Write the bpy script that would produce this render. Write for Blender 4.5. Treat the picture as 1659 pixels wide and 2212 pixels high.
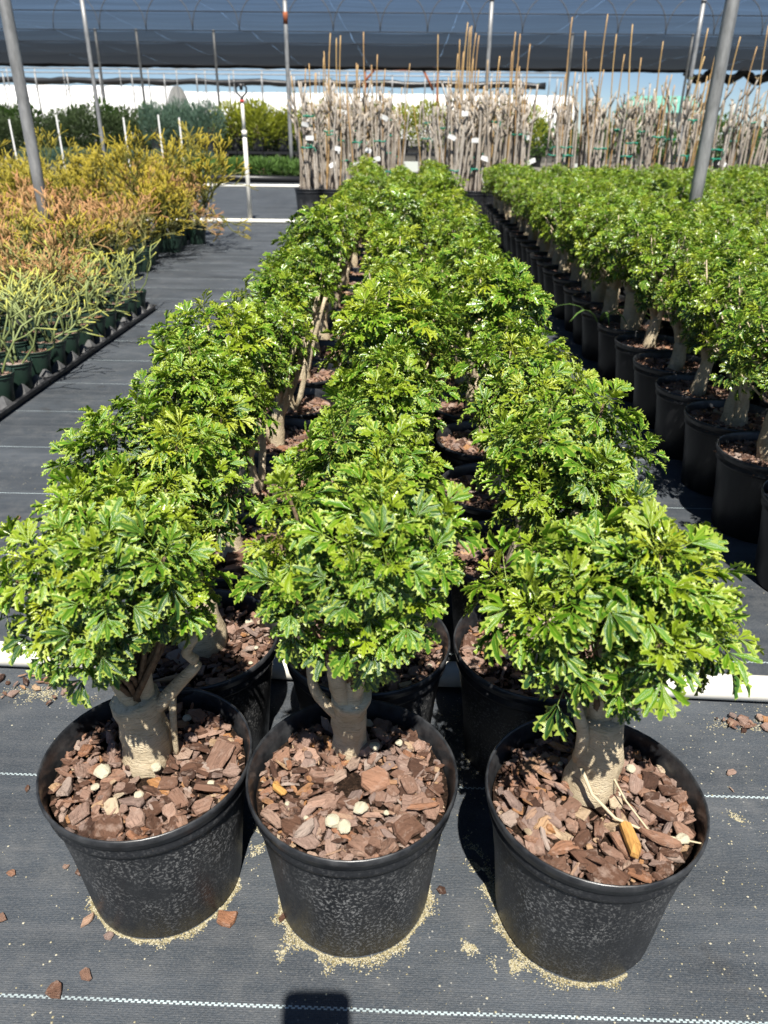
import bpy, math, random
import numpy as np
from mathutils import Vector, Matrix, noise as mnoise

# ---------------------------------------------------------------- camera, sky, sun
scene = bpy.context.scene
for o in list(bpy.data.objects):
    bpy.data.objects.remove(o)
C = scene.collection

CAM_H = 0.82
PITCH, ROLL, YAW = math.radians(27.3), math.radians(0.66), math.radians(1.4)
FPX, PCX, PCY = 1598.0, 829.5, 1106.0          # focal length in the 1659 x 2212 view of the photograph
fw = Vector((-math.sin(YAW)*math.cos(PITCH), math.cos(YAW)*math.cos(PITCH), -math.sin(PITCH)))
r0 = Vector((math.cos(YAW), math.sin(YAW), 0)); u0 = r0.cross(fw)
RV = r0*math.cos(ROLL)+u0*math.sin(ROLL); UV = -r0*math.sin(ROLL)+u0*math.cos(ROLL)
cam_d = bpy.data.cameras.new('camera'); cam = bpy.data.objects.new('camera', cam_d); C.objects.link(cam)
m = Matrix((RV, UV, -fw)).transposed().to_4x4(); m.translation = Vector((0, 0, CAM_H)); cam.matrix_world = m
cam_d.sensor_fit = 'VERTICAL'; cam_d.sensor_height = 36; cam_d.lens = 26
cam_d.clip_start = 0.02; cam_d.clip_end = 2000
cam_d.dof.use_dof = True; cam_d.dof.focus_distance = 1.0; cam_d.dof.aperture_fstop = 8.5
scene.camera = cam
scene.render.resolution_x, scene.render.resolution_y = 768, 1024

SUN_EL, SUN_AZ = math.radians(60.8), math.radians(7.0)    # azimuth: behind the camera, a little to the right
sdir = Vector((-math.sin(SUN_AZ)*math.cos(SUN_EL), math.cos(SUN_AZ)*math.cos(SUN_EL), -math.sin(SUN_EL)))
world = bpy.data.worlds.new('World'); scene.world = world; world.use_nodes = True
wn = world.node_tree.nodes; wl = world.node_tree.links
sky = wn.new('ShaderNodeTexSky'); sky.sky_type = 'NISHITA'; sky.sun_disc = False
sky.sun_elevation = SUN_EL; sky.sun_rotation = math.radians(180) - SUN_AZ
sky.air_density = 0.6; sky.dust_density = 0.0; sky.ozone_density = 3.0
bg = wn['Background']; bg.inputs[1].default_value = 0.05
wl.new(sky.outputs[0], bg.inputs[0])
sun_d = bpy.data.lights.new('sun', 'SUN'); sun_d.energy = 5.0; sun_d.angle = math.radians(0.53); sun_d.color = (1.0, 0.955, 0.88)
sun = bpy.data.objects.new('sun', sun_d); C.objects.link(sun)
sun.rotation_euler = sdir.to_track_quat('-Z', 'Y').to_euler(); sun.location = (3, -5, 10)
vs = scene.view_settings
vs.view_transform = 'Standard'; vs.look = 'None'; vs.gamma = 1; vs.use_curve_mapping = False
vs.exposure = 0.95
scene.render.engine = 'CYCLES'
scene.cycles.transparent_max_bounces = 24
scene.cycles.max_bounces = 6; scene.cycles.diffuse_bounces = 3; scene.cycles.transmission_bounces = 4

# ---------------------------------------------------------------- helpers
def ray(x, y): return RV*((x-PCX)/FPX) - UV*((y-PCY)/FPX) + fw
def at(x, y, z=0.0):
    d = ray(x, y); return Vector((0, 0, CAM_H)) + d*((z-CAM_H)/d.z)
def aty(x, y, Y):
    d = ray(x, y); return Vector((0, 0, CAM_H)) + d*(Y/d.y)
def px(p):
    v = Vector(p)-Vector((0, 0, CAM_H)); w = v.dot(fw)
    if w < 0.05: return (-9999, -9999)
    return (PCX+FPX*v.dot(RV)/w, PCY-FPX*v.dot(UV)/w)
def in_frame(p, mx=60, my=60):
    x, y = px(p); return -mx < x < 1659+mx and -my < y < 2212+my

def tag(o, label=None, cat=None, group=None, kind=None):
    if label: o['label'] = label
    if cat: o['category'] = cat
    if group: o['group'] = group
    if kind: o['kind'] = kind
    return o
def empty(name, loc=(0, 0, 0), rz=0.0, s=1.0):
    o = bpy.data.objects.new(name, None); C.objects.link(o); o.location = loc
    o.rotation_euler = (0, 0, rz); o.scale = (s, s, s); o.empty_display_size = 0.05
    return o
def inst(name, mesh, parent=None, mat4=None):
    o = bpy.data.objects.new(name, mesh); C.objects.link(o)
    if parent: o.parent = parent
    if mat4 is not None: o.matrix_local = mat4
    return o

class MB:
    def __init__(s): s.v = []; s.f = []; s.t = []; s.e = []; s.m = []; s.cm = 0
    def add(s, v, f, t=0.0, e=None):
        n = len(s.v); s.v += [tuple(a) for a in v]
        s.f += [tuple(i+n for i in q) for q in f]; s.m += [s.cm]*len(f)
        s.t += [t]*len(v) if not hasattr(t, '__len__') else list(t)
        s.e += [0.0]*len(v) if e is None else list(e)
    def box(s, c, d, t=0.0, rz=0.0):
        cx, cy, cz = c; hx, hy, hz = d[0]/2, d[1]/2, d[2]/2; ca, sa = math.cos(rz), math.sin(rz)
        v = []
        for z in (-hz, hz):
            for x, y in ((-hx, -hy), (hx, -hy), (hx, hy), (-hx, hy)):
                v.append((cx+x*ca-y*sa, cy+x*sa+y*ca, cz+z))
        s.add(v, [(3, 2, 1, 0), (4, 5, 6, 7), (0, 1, 5, 4), (1, 2, 6, 5), (2, 3, 7, 6), (3, 0, 4, 7)], t)
    def tube(s, pts, rad, n=8, t=0.0, cap=True, wob=None):
        pts = [Vector(p) for p in pts]; k = len(pts)
        if not hasattr(rad, '__len__'): rad = [rad]*k
        if not hasattr(t, '__len__'): t = [t]*k
        d = (pts[1]-pts[0]).normalized()
        a = d.orthogonal().normalized(); V = []; T = []
        for i in range(k):
            if i: 
                d = ((pts[min(i+1, k-1)]-pts[i-1])).normalized()
            a = (a-d*a.dot(d)).normalized(); b = d.cross(a)
            for j in range(n):
                q = 2*math.pi*j/n; r = rad[i]
                if wob: r *= wob(i/(k-1), q)
                V.append(pts[i]+(a*math.cos(q)+b*math.sin(q))*r); T.append(t[i])
        F = [(i*n+j, i*n+(j+1) % n, (i+1)*n+(j+1) % n, (i+1)*n+j) for i in range(k-1) for j in range(n)]
        if cap: F += [tuple(range(n-1, -1, -1)), tuple((k-1)*n+j for j in range(n))]
        s.add(V, F, T)
    def lathe(s, prof, n=40, fn=None, t=0.0, close=True):
        V = []
        for (r, z) in prof:
            for j in range(n):
                q = 2*math.pi*j/n; rr = fn(r, z, q) if fn else r
                V.append((rr*math.cos(q), rr*math.sin(q), z))
        k = len(prof)
        F = [(i*n+j, i*n+(j+1) % n, (i+1)*n+(j+1) % n, (i+1)*n+j) for i in range(k-1) for j in range(n)]
        if close: F += [tuple(range(n-1, -1, -1)), tuple((k-1)*n+j for j in range(n))]
        s.add(V, F, t)
    def mesh(s, name, mats, smooth=True):
        me = bpy.data.meshes.new(name); me.from_pydata(s.v, [], s.f)
        if not isinstance(mats, (list, tuple)): mats = [mats]
        for mm in mats: me.materials.append(mm)
        if len(mats) > 1: me.polygons.foreach_set('material_index', s.m)
        a = me.attributes.new('tint', 'FLOAT', 'POINT'); a.data.foreach_set('value', s.t)
        a = me.attributes.new('edge', 'FLOAT', 'POINT'); a.data.foreach_set('value', s.e)
        if smooth: me.polygons.foreach_set('use_smooth', [True]*len(s.f))
        me.update(); return me
    def build(s, name, mats, parent=None, smooth=True):
        return inst(name, s.mesh(name, mats, smooth), parent)

# ---------------------------------------------------------------- materials
class NT:
    def __init__(s, name):
        s.mat = bpy.data.materials.new(name); s.mat.use_nodes = True
        s.n = s.mat.node_tree.nodes; s.l = s.mat.node_tree.links; s.p = s.n['Principled BSDF']
    def new(s, t, **k):
        o = s.n.new(t)
        for a, b in k.items(): setattr(o, a, b)
        return o
    def link(s, a, b): s.l.new(a, b)
    def coord(s, kind='Object'): return s.new('ShaderNodeTexCoord').outputs[kind]
    def mapping(s, vec, scale):
        mp = s.new('ShaderNodeMapping'); s.link(vec, mp.inputs[0]); mp.inputs['Scale'].default_value = scale; return mp.outputs[0]
    def noise(s, vec, sc, det=3, rough=0.55, dist=0.0):
        o = s.new('ShaderNodeTexNoise'); o.inputs['Scale'].default_value = sc; o.inputs['Detail'].default_value = det
        o.inputs['Roughness'].default_value = rough; o.inputs['Distortion'].default_value = dist
        if vec is not None: s.link(vec, o.inputs['Vector'])
        return o.outputs[0]
    def voronoi(s, vec, sc, out='Distance', feat='F1'):
        o = s.new('ShaderNodeTexVoronoi'); o.inputs['Scale'].default_value = sc; o.feature = feat
        if vec is not None: s.link(vec, o.inputs['Vector'])
        return o.outputs[out]
    def math(s, op, a, b=None, clamp=False):
        o = s.new('ShaderNodeMath', operation=op, use_clamp=clamp)
        for i, q in enumerate((a, b)):
            if q is None: continue
            if isinstance(q, (int, float)): o.inputs[i].default_value = q
            else: s.link(q, o.inputs[i])
        return o.outputs[0]
    def ramp(s, fac, stops, interp='LINEAR'):
        o = s.new('ShaderNodeValToRGB'); cr = o.color_ramp; cr.interpolation = interp
        while len(cr.elements) < len(stops): cr.elements.new(0.5)
        for e, (p, c) in zip(cr.elements, stops):
            e.position = p; e.color = (*c, 1) if hasattr(c, '__len__') else (c, c, c, 1)
        s.link(fac, o.inputs[0]); return o.outputs[0]
    def mix(s, fac, a, b, mode='MIX'):
        o = s.new('ShaderNodeMix', data_type='RGBA', blend_type=mode)
        for i, q in ((0, fac), (6, a), (7, b)):
            if isinstance(q, (int, float)): o.inputs[i].default_value = q
            elif isinstance(q, tuple): o.inputs[i].default_value = (*q, 1)
            else: s.link(q, o.inputs[i])
        return o.outputs[2]
    def bump(s, h, strength=0.3, dist=0.002):
        o = s.new('ShaderNodeBump'); o.inputs['Strength'].default_value = strength; o.inputs['Distance'].default_value = dist
        s.link(h, o.inputs['Height']); s.link(o.outputs[0], s.p.inputs['Normal']); return o.outputs[0]
    def attr(s, name): return s.new('ShaderNodeAttribute', attribute_name=name).outputs['Fac']
    def rnd(s): return s.new('ShaderNodeObjectInfo').outputs['Random']
    def set(s, col=None, rough=None, spec=None, metal=None):
        for k, q in (('Base Color', col), ('Roughness', rough), ('Specular IOR Level', spec), ('Metallic', metal)):
            if q is None: continue
            if isinstance(q, (int, float)): s.p.inputs[k].default_value = q
            elif isinstance(q, tuple): s.p.inputs[k].default_value = (*q, 1)
            else: s.link(q, s.p.inputs[k])
        return s

def leaf_material(name, young, mature, old, margin, gloss=0.32, trans=0.3):
    n = NT(name); t = n.attr('tint')
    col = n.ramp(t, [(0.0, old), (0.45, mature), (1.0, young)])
    nz = n.noise(n.coord(), 900, 2)
    col = n.mix(n.math('MULTIPLY', nz, 0.22), col, (0.03, 0.07, 0.012), 'MIX')
    e = n.attr('edge')
    mg = n.ramp(e, [(0.86, 0), (0.99, 1)])
    col = n.mix(n.math('MULTIPLY', mg, 0.65), col, margin)
    rib = n.ramp(e, [(0.02, 1), (0.13, 0)])
    col = n.mix(n.math('MULTIPLY', rib, 0.45), col, margin)
    n.set(col, gloss, 0.5)
    n.bump(n.noise(n.coord(), 350, 2), 0.25, 0.002)
    tr = n.new('ShaderNodeBsdfTranslucent')
    tc = n.mix(1.0, col, (1.15, 1.25, 0.35), 'MULTIPLY'); n.link(tc, tr.inputs[0])
    ms = n.new('ShaderNodeMixShader'); ms.inputs[0].default_value = trans
    n.link(n.p.outputs[0], ms.inputs[1]); n.link(tr.outputs[0], ms.inputs[2])
    n.link(ms.outputs[0], n.n['Material Output'].inputs[0])
    return n.mat
M = {}
M['leaf'] = leaf_material('aralia_leaf', (0.33, 0.36, 0.013), (0.080, 0.195, 0.006), (0.014, 0.055, 0.013), (0.38, 0.46, 0.07), 0.26, 0.12)

n = NT('twig'); n.set(n.ramp(n.noise(n.coord(), 120, 3), [(0.3, (0.06, 0.04, 0.025)), (0.7, (0.17, 0.12, 0.075))]), 0.8, 0.2); M['twig'] = n.mat

n = NT('trunk_bark'); co = n.coord()
ring = n.noise(n.mapping(co, (6, 6, 60)), 14, 4, 0.6, 0.4); blot = n.noise(co, 22, 4, 0.6); lent = n.noise(n.mapping(co, (1, 1, 2.2)), 330, 2)
col = n.ramp(blot, [(0.25, (0.42, 0.335, 0.21)), (0.5, (0.60, 0.50, 0.34)), (0.75, (0.68, 0.59, 0.43))])
col = n.mix(n.ramp(ring, [(0.36, 0.5), (0.48, 0)]), col, (0.24, 0.18, 0.11))
col = n.mix(n.ramp(lent, [(0.62, 0), (0.72, 0.6)]), col, (0.60, 0.54, 0.43))
n.set(col, 0.85, 0.15); n.bump(n.math('ADD', n.math('MULTIPLY', ring, 1.0), n.math('MULTIPLY', lent, 0.4)), 0.8, 0.004); M['trunk'] = n.mat

n = NT('pot_plastic'); co = n.coord()
spk = n.voronoi(n.mapping(co, (1, 1, 0.7)), 420, 'Distance'); spn = n.noise(co, 300, 2, 0.7); zone = n.noise(co, 14, 3, 0.6)
sepz = n.new('ShaderNodeSeparateXYZ'); n.link(co, sepz.inputs[0]); hz = n.ramp(sepz.outputs[2], [(0.0, 0.55), (0.05, 0.7), (0.10, 1.0), (0.15, 0.75), (0.168, 0.2)])
spots = n.math('MULTIPLY', n.ramp(spn, [(0.52, 0), (0.62, 1)]), n.ramp(zone, [(0.36, 0.0), (0.62, 1)]))
spots = n.math('MULTIPLY', spots, hz)
dust = n.math('MULTIPLY', n.ramp(n.noise(n.mapping(co, (3, 3, 0.7)), 9, 5, 0.65), [(0.35, 0), (0.75, 0.6)]), hz)
col = n.mix(n.math('MULTIPLY', dust, 0.5), (0.0095, 0.0105, 0.0125), (0.075, 0.078, 0.082))
col = n.mix(n.math('MULTIPLY', spots, 0.85), col, (0.24, 0.24, 0.235))
n.set(col, n.ramp(spn, [(0.3, 0.36), (0.7, 0.55)]), 0.45); n.bump(spn, 0.12, 0.001); M['pot'] = n.mat

n = NT('pot_plastic_clean'); co = n.coord()
n.set(n.mix(n.ramp(n.noise(n.mapping(co, (3, 3, 0.7)), 12, 4, 0.65), [(0.45, 0), (0.8, 0.5)]), (0.0075, 0.0082, 0.0098), (0.04, 0.04, 0.042)), 0.40, 0.45); M['potc'] = n.mat
n = NT('pot_rim'); co = n.coord(); n.set(n.mix(n.ramp(n.noise(co, 40, 4, 0.65), [(0.4, 0), (0.75, 0.7)]), (0.012, 0.013, 0.015), (0.07, 0.072, 0.075)), 0.33, 0.55); M['rim'] = n.mat  # edge highlights put into the colour: rim lighter than the pot wall
n = NT('green_pot'); co = n.coord()
n.set(n.mix(n.math('MULTIPLY', n.noise(co, 40, 4), 0.5), (0.010, 0.032, 0.021), (0.045, 0.07, 0.055)), 0.42, 0.45); M['gpot'] = n.mat
n = NT('tray_plastic'); co = n.coord()
n.set(n.mix(n.ramp(n.noise(co, 25, 4), [(0.4, 0), (0.7, 0.7)]), (0.012, 0.012, 0.014), (0.10, 0.10, 0.10)), 0.42, 0.5); M['tray'] = n.mat

n = NT('sheen_fin'); co = n.coord(); n.set(n.mix(n.noise(co, 60, 3), (0.03, 0.03, 0.032), (0.15, 0.15, 0.148)), 0.4, 0.5); M['fin'] = n.mat  # reflections on the shiny tray plastic put into a lighter grey colour
BARK = [(0.0, (0.048, 0.026, 0.019)), (0.16, (0.105, 0.055, 0.036)), (0.32, (0.17, 0.095, 0.065)), (0.46, (0.28, 0.175, 0.13)), (0.56, (0.21, 0.155, 0.135)),
        (0.67, (0.34, 0.22, 0.165)), (0.77, (0.25, 0.115, 0.06)), (0.86, (0.33, 0.265, 0.225)), (0.94, (0.34, 0.16, 0.06)), (1.0, (0.45, 0.37, 0.26))]
def bark_material(name, k):
    n = NT(name); co = n.coord()
    tt = n.math('FRACT', n.math('ADD', n.attr('tint'), n.rnd()))
    off = n.new('ShaderNodeVectorMath', operation='ADD'); n.link(co, off.inputs[0]); cb = n.new('ShaderNodeCombineXYZ'); n.link(n.math('MULTIPLY', tt, 37.0), cb.inputs[0]); n.link(cb.outputs[0], off.inputs[1]); v = off.outputs[0]
    col = n.ramp(tt, BARK)
    gr = n.noise(n.mapping(v, (2.2*k, 15*k, 9*k)), 1.0, 5, 0.7, 0.8); blo = n.noise(v, 3.2*k, 4, 0.65)
    col = n.mix(n.ramp(gr, [(0.30, 0.8), (0.44, 0)]), col, (0.045, 0.024, 0.016))
    col = n.mix(n.ramp(blo, [(0.52, 0), (0.70, 0.45)]), col, (0.42, 0.32, 0.265))
    col = n.mix(n.ramp(blo, [(0.26, 0.5), (0.38, 0)]), col, (0.10, 0.05, 0.03))
    n.set(col, 0.88, 0.2); n.bump(n.math('ADD', gr, n.math('MULTIPLY', blo, 0.8)), 0.9, 0.003); return n.mat
M['bark'] = bark_material('bark_chip', 1.0); M['barkf'] = bark_material('bark_fine', 45.0)
n = NT('potting_soil'); co = n.coord()
n.set(n.ramp(n.noise(co, 260, 4, 0.7), [(0.3, (0.006, 0.004, 0.003)), (0.55, (0.030, 0.018, 0.012)), (0.72, (0.10, 0.06, 0.04))]), 0.95, 0.1)
n.bump(n.noise(co, 200, 4, 0.7), 1.0, 0.008); M['soil'] = n.mat
n = NT('limestone'); co = n.coord(); n.set(n.ramp(n.noise(co, 160, 4), [(0.3, (0.42, 0.36, 0.22)), (0.6, (0.66, 0.62, 0.48))]), 0.9, 0.1); n.bump(n.noise(co, 200, 3), 0.6, 0.003); M['stone'] = n.mat
n = NT('sand'); n.set(n.ramp(n.attr('tint'), [(0, (0.17, 0.14, 0.07)), (0.5, (0.29, 0.255, 0.15)), (1, (0.46, 0.43, 0.33))]), 0.95, 0.1); M['sand'] = n.mat

# woven ground cloth with its white marker threads every 0.3 m
n = NT('woven_ground_cloth'); co = n.coord()
sx = n.new('ShaderNodeSeparateXYZ'); n.link(co, sx.inputs[0]); X, Y = sx.outputs[0], sx.outputs[1]
wv = n.math('ADD', n.math('MULTIPLY', n.math('SINE', n.math('MULTIPLY', X, 2*math.pi/0.0019)), 0.5), n.math('MULTIPLY', n.math('SINE', n.math('MULTIPLY', Y, 2*math.pi/0.0023)), 0.5))
broad = n.noise(n.mapping(co, (1.0, 2.6, 1)), 2.3, 5, 0.6); streak = n.noise(n.mapping(co, (0.9, 30, 1)), 2.0, 4, 0.6)
fine = n.noise(co, 330, 3, 0.7); blotch = n.noise(co, 9, 4, 0.6, 0.3)
col = n.ramp(broad, [(0.28, (0.022, 0.028, 0.036)), (0.5, (0.040, 0.049, 0.060)), (0.72, (0.070, 0.081, 0.095))])
col = n.mix(n.ramp(streak, [(0.48, 0), (0.75, 0.3)]), col, (0.12, 0.122, 0.128))
col = n.mix(n.ramp(blotch, [(0.60, 0), (0.72, 0.6)]), col, (0.020, 0.020, 0.021))
col = n.mix(n.math('MULTIPLY', n.ramp(fine, [(0.45, 0), (0.75, 1)]), 0.45), col, (0.13, 0.13, 0.125))
spot = n.voronoi(co, 85); spr = n.noise(co, 3.0, 2)
col = n.mix(n.math('MULTIPLY', n.ramp(spot, [(0.07, 1), (0.12, 0)]), n.ramp(spr, [(0.45, 0), (0.6, 0.8)])), col, (0.34, 0.33, 0.29))
ly = n.math('FRACT', n.math('DIVIDE', n.math('SUBTRACT', n.math('ADD', Y, n.math('MULTIPLY', n.noise(n.mapping(co, (1, 1, 1)), 3.0, 1), 0.006)), 0.4535-0.003), 0.2993))
lm = n.math('LESS_THAN', ly, 0.0036/0.2993)
dash = n.math('GREATER_THAN', n.math('SINE', n.math('ADD', n.math('MULTIPLY', X, 2*math.pi/0.0068), n.math('MULTIPLY', n.math('GREATER_THAN', ly, 0.0018/0.2993), math.pi))), -0.25)
dst = n.math('MULTIPLY', n.ramp(n.noise(co, 26, 5, 0.7), [(0.42, 0), (0.7, 1)]), n.ramp(blotch, [(0.3, 1), (0.55, 0.1)]))
col = n.mix(n.math('MULTIPLY', dst, 0.5), col, (0.15, 0.15, 0.147))
wear = n.ramp(n.noise(co, 6, 3), [(0.3, 0.35), (0.55, 0.95)])
col = n.mix(n.math('MULTIPLY', n.math('MULTIPLY', lm, dash), wear), col, (0.42, 0.50, 0.51))
n.set(col, 0.62, 0.35); n.bump(n.math('ADD', n.math('MULTIPLY', wv, 0.10), n.math('ADD', n.math('MULTIPLY', broad, 3.0), fine)), 0.5, 0.004); M['cloth'] = n.mat

n = NT('gravel_ground'); co = n.coord()
n.set(n.ramp(n.noise(co, 1.4, 6, 0.65), [(0.3, (0.10, 0.095, 0.085)), (0.55, (0.19, 0.18, 0.155)), (0.75, (0.13, 0.14, 0.08))]), 0.95, 0.1); M['gravel'] = n.mat
n = NT('white_pvc'); co = n.coord()
n.set(n.mix(n.ramp(n.noise(n.mapping(co, (2, 2, 2)), 20, 4), [(0.45, 0), (0.8, 0.5)]), (0.76, 0.74, 0.67), (0.45, 0.41, 0.32)), 0.4, 0.4); M['pvc'] = n.mat
n = NT('galvanised'); co = n.coord()
n.set(n.ramp(n.noise(n.mapping(co, (1, 1, 0.3)), 26, 5, 0.65), [(0.3, (0.17, 0.17, 0.165)), (0.55, (0.30, 0.30, 0.295)), (0.78, (0.40, 0.40, 0.39))]), 0.5, 0.5, 0.35); M['galv'] = n.mat
n = NT('rusty_steel'); n.set(n.ramp(n.noise(n.coord(), 12, 4), [(0.3, (0.16, 0.045, 0.02)), (0.7, (0.34, 0.11, 0.05))]), 0.85, 0.2); M['rust'] = n.mat
n = NT('black_plastic'); n.set((0.012, 0.012, 0.013), 0.4, 0.5); M['black'] = n.mat
n = NT('red_plastic'); n.set((0.5, 0.04, 0.02), 0.4, 0.5); M['red'] = n.mat
n = NT('phone_glass'); n.set((0.01, 0.01, 0.012), 0.15, 0.5); M['phone'] = n.mat

def sticks(name, base, mid, tip, tipw=0.6):
    n = NT(name); t = n.attr('tint')
    col = n.ramp(t, [(0.0, base), (tipw, mid), (1.0, tip)])
    col = n.mix(n.math('MULTIPLY', n.rnd(), 0.30), col, (0.16, 0.20, 0.05)); n.set(col, 0.5, 0.35); return n.mat
M['pg'] = sticks('pencil_silver_green', (0.09, 0.12, 0.045), (0.29, 0.34, 0.13), (0.50, 0.48, 0.08), 0.8)
M['po'] = sticks('pencil_orange', (0.09, 0.10, 0.035), (0.26, 0.22, 0.075), (0.50, 0.24, 0.11), 0.6)
M['py'] = sticks('pencil_yellow', (0.034, 0.042, 0.012), (0.12, 0.12, 0.020), (0.46, 0.35, 0.025), 0.72)

n = NT('grey_cane'); co = n.coord()
cz = n.noise(n.mapping(co, (40, 40, 9)), 1.0, 4, 0.65); nd = n.noise(n.mapping(co, (4, 4, 46)), 1.0, 2)
col = n.ramp(cz, [(0.28, (0.15, 0.12, 0.095)), (0.5, (0.42, 0.38, 0.33)), (0.72, (0.60, 0.56, 0.50))])
col = n.mix(n.math('MULTIPLY', n.rnd(), 0.5), col, (0.25, 0.19, 0.13)); col = n.mix(n.ramp(nd, [(0.32, 0.6), (0.45, 0)]), col, (0.10, 0.075, 0.055))
n.set(col, 0.9, 0.15); n.bump(nd, 0.6, 0.006); M['cane'] = n.mat
n = NT('dry_tuft'); n.set(n.ramp(n.rnd(), [(0.0, (0.30, 0.21, 0.11)), (0.8, (0.42, 0.34, 0.22)), (0.9, (0.14, 0.17, 0.04))]), 0.9, 0.1); M['tuft'] = n.mat
n = NT('bamboo'); co = n.coord()
n.set(n.mix(n.rnd(), n.ramp(n.noise(n.mapping(co, (20, 20, 4)), 1.0, 3), [(0.35, (0.40, 0.25, 0.095)), (0.65, (0.54, 0.37, 0.16))]), (0.36, 0.22, 0.10)), 0.5, 0.35); M['bamboo'] = n.mat
n = NT('green_tape'); n.set((0.01, 0.20, 0.13), 0.4, 0.4); M['tape'] = n.mat
n = NT('white_tag'); n.set((0.74, 0.74, 0.72), 0.5, 0.3); M['tagw'] = n.mat
n = NT('dry_straw'); n.set((0.50, 0.42, 0.28), 0.7, 0.2); M['straw'] = n.mat

def simple_leaf(name, a, b):
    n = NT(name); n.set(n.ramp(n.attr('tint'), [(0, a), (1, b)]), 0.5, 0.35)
    tr = n.new('ShaderNodeBsdfTranslucent'); n.link(n.p.inputs['Base Color'].links[0].from_socket, tr.inputs[0])
    ms = n.new('ShaderNodeMixShader'); ms.inputs[0].default_value = 0.25
    n.link(n.p.outputs[0], ms.inputs[1]); n.link(tr.outputs[0], ms.inputs[2]); n.link(ms.outputs[0], n.n['Material Output'].inputs[0])
    return n.mat
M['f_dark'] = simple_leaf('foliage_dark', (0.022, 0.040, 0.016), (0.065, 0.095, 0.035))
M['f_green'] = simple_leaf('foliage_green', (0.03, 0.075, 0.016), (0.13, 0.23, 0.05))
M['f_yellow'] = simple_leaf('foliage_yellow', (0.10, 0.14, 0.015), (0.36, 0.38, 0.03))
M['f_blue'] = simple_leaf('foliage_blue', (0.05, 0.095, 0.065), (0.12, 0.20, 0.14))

# shade cloth: knitted black mesh that lets part of the sky through
n = NT('shade_cloth'); co = n.coord()
n.set((0.012, 0.013, 0.015), 0.8, 0.2)
trn = n.new('ShaderNodeBsdfTransparent'); tl = n.new('ShaderNodeBsdfTranslucent'); tl.inputs[0].default_value = (0.02, 0.022, 0.026, 1)
m1 = n.new('ShaderNodeMixShader'); m1.inputs[0].default_value = 0.5; n.link(n.p.outputs[0], m1.inputs[1]); n.link(tl.outputs[0], m1.inputs[2])
m2 = n.new('ShaderNodeMixShader')
n.link(n.ramp(n.noise(n.mapping(co, (0.25, 3, 3)), 2.0, 4, 0.6), [(0.3, 0.16), (0.7, 0.30)]), m2.inputs[0])
n.link(m1.outputs[0], m2.inputs[1]); n.link(trn.outputs[0], m2.inputs[2]); n.link(m2.outputs[0], n.n['Material Output'].inputs[0]); M['shade'] = n.mat
n = NT('white_film'); co = n.coord(); n.set(n.ramp(n.noise(n.mapping(co, (0.3, 1, 1)), 0.8, 4), [(0.35, (0.62, 0.62, 0.60)), (0.65, (0.80, 0.80, 0.79))]), 0.55, 0.3); M['film'] = n.mat
n = NT('teal_roof'); n.set((0.13, 0.34, 0.28), 0.6, 0.3); M['teal'] = n.mat
n = NT('pale_wall'); n.set((0.52, 0.55, 0.50), 0.8, 0.2); M['pale'] = n.mat

# ---------------------------------------------------------------- ground
g = MB(); g.add([(-900, -60, -0.012), (900, -60, -0.012), (900, 1500, -0.012), (-900, 1500, -0.012)], [(0, 1, 2, 3)])
tag(g.build('ground', M['gravel'], smooth=False), kind='structure')
rg = random.Random(4)
def cloth_z(x, y):
    return 0.0
g = MB(); NX, NY = 150, 190; xs = [-14+28*i/NX for i in range(NX+1)]; ys = [-1.5+18.8*(j/NY)**1.6 for j in range(NY+1)]
g.add([(x, y, 0.0016*mnoise.noise(Vector((x*1.1, y*5.0, 0))) if y > 1.2 and not (-0.5 < x < 0.42) else 0.0) for y in ys for x in xs],
      [(j*(NX+1)+i, j*(NX+1)+i+1, (j+1)*(NX+1)+i+1, (j+1)*(NX+1)+i) for j in range(NY) for i in range(NX)])
tag(g.build('ground_cloth', M['cloth']), kind='structure')

# ---------------------------------------------------------------- bark chips
chips = []
def chip_verts(r, L, W, T):
    k = r.choice((6, 7, 8, 9)); top = []; bot = []; bend = r.uniform(-.35, .35)*T*2
    for i in range(k):
        q = 2*math.pi*(i+r.uniform(-.36, .36))/k; s = r.uniform(0.66, 1.15)
        cx_, sy_ = math.cos(q), math.sin(q); e = max(abs(cx_), abs(sy_))**0.6
        x, y = cx_/e*L/2*s*0.95, sy_/e*W/2*s*0.95; zb = bend*(2*x/L)**2
        top.append((x*r.uniform(0.84, 0.97), y*r.uniform(0.84, 0.97), T/2+r.uniform(-.35, .35)*T+zb)); bot.append((x, y, -T/2+zb))
    mid = [((top[i][0]+bot[i][0])/2*1.05, (top[i][1]+bot[i][1])/2*1.05, (top[i][2]+bot[i][2])/2+r.uniform(-.2, .2)*T) for i in range(k)]
    c = (r.uniform(-.15, .15)*L, r.uniform(-.15, .15)*W, T/2*r.uniform(0.7, 1.6))
    V = bot+mid+top+[c]
    F = [tuple(range(k-1, -1, -1))]
    for a in (0, k):
        F += [(a+i, a+(i+1) % k, a+k+(i+1) % k, a+k+i) for i in range(k)]
    F += [(2*k+i, 2*k+(i+1) % k, 3*k) for i in range(k)]
    return V, F
rc = random.Random(11)
for i in range(22):
    asp = rc.choice((0.40, 0.5, 0.6, 0.7, 0.8, 0.22, 0.14)); V, F = chip_verts(rc, 1.0, asp, rc.uniform(0.07, 0.16))
    mb = MB(); mb.add(V, F, 0.0); chips.append(mb)
chip_mesh = [c.mesh('bark_chip', M['bark'], smooth=False) for c in chips]
def bake(dst, src, mat, tint=None):
    V = [mat @ Vector(v) for v in src.v]
    dst.add(V, src.f, src.t if tint is None else [tint]*len(V), src.e)
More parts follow.
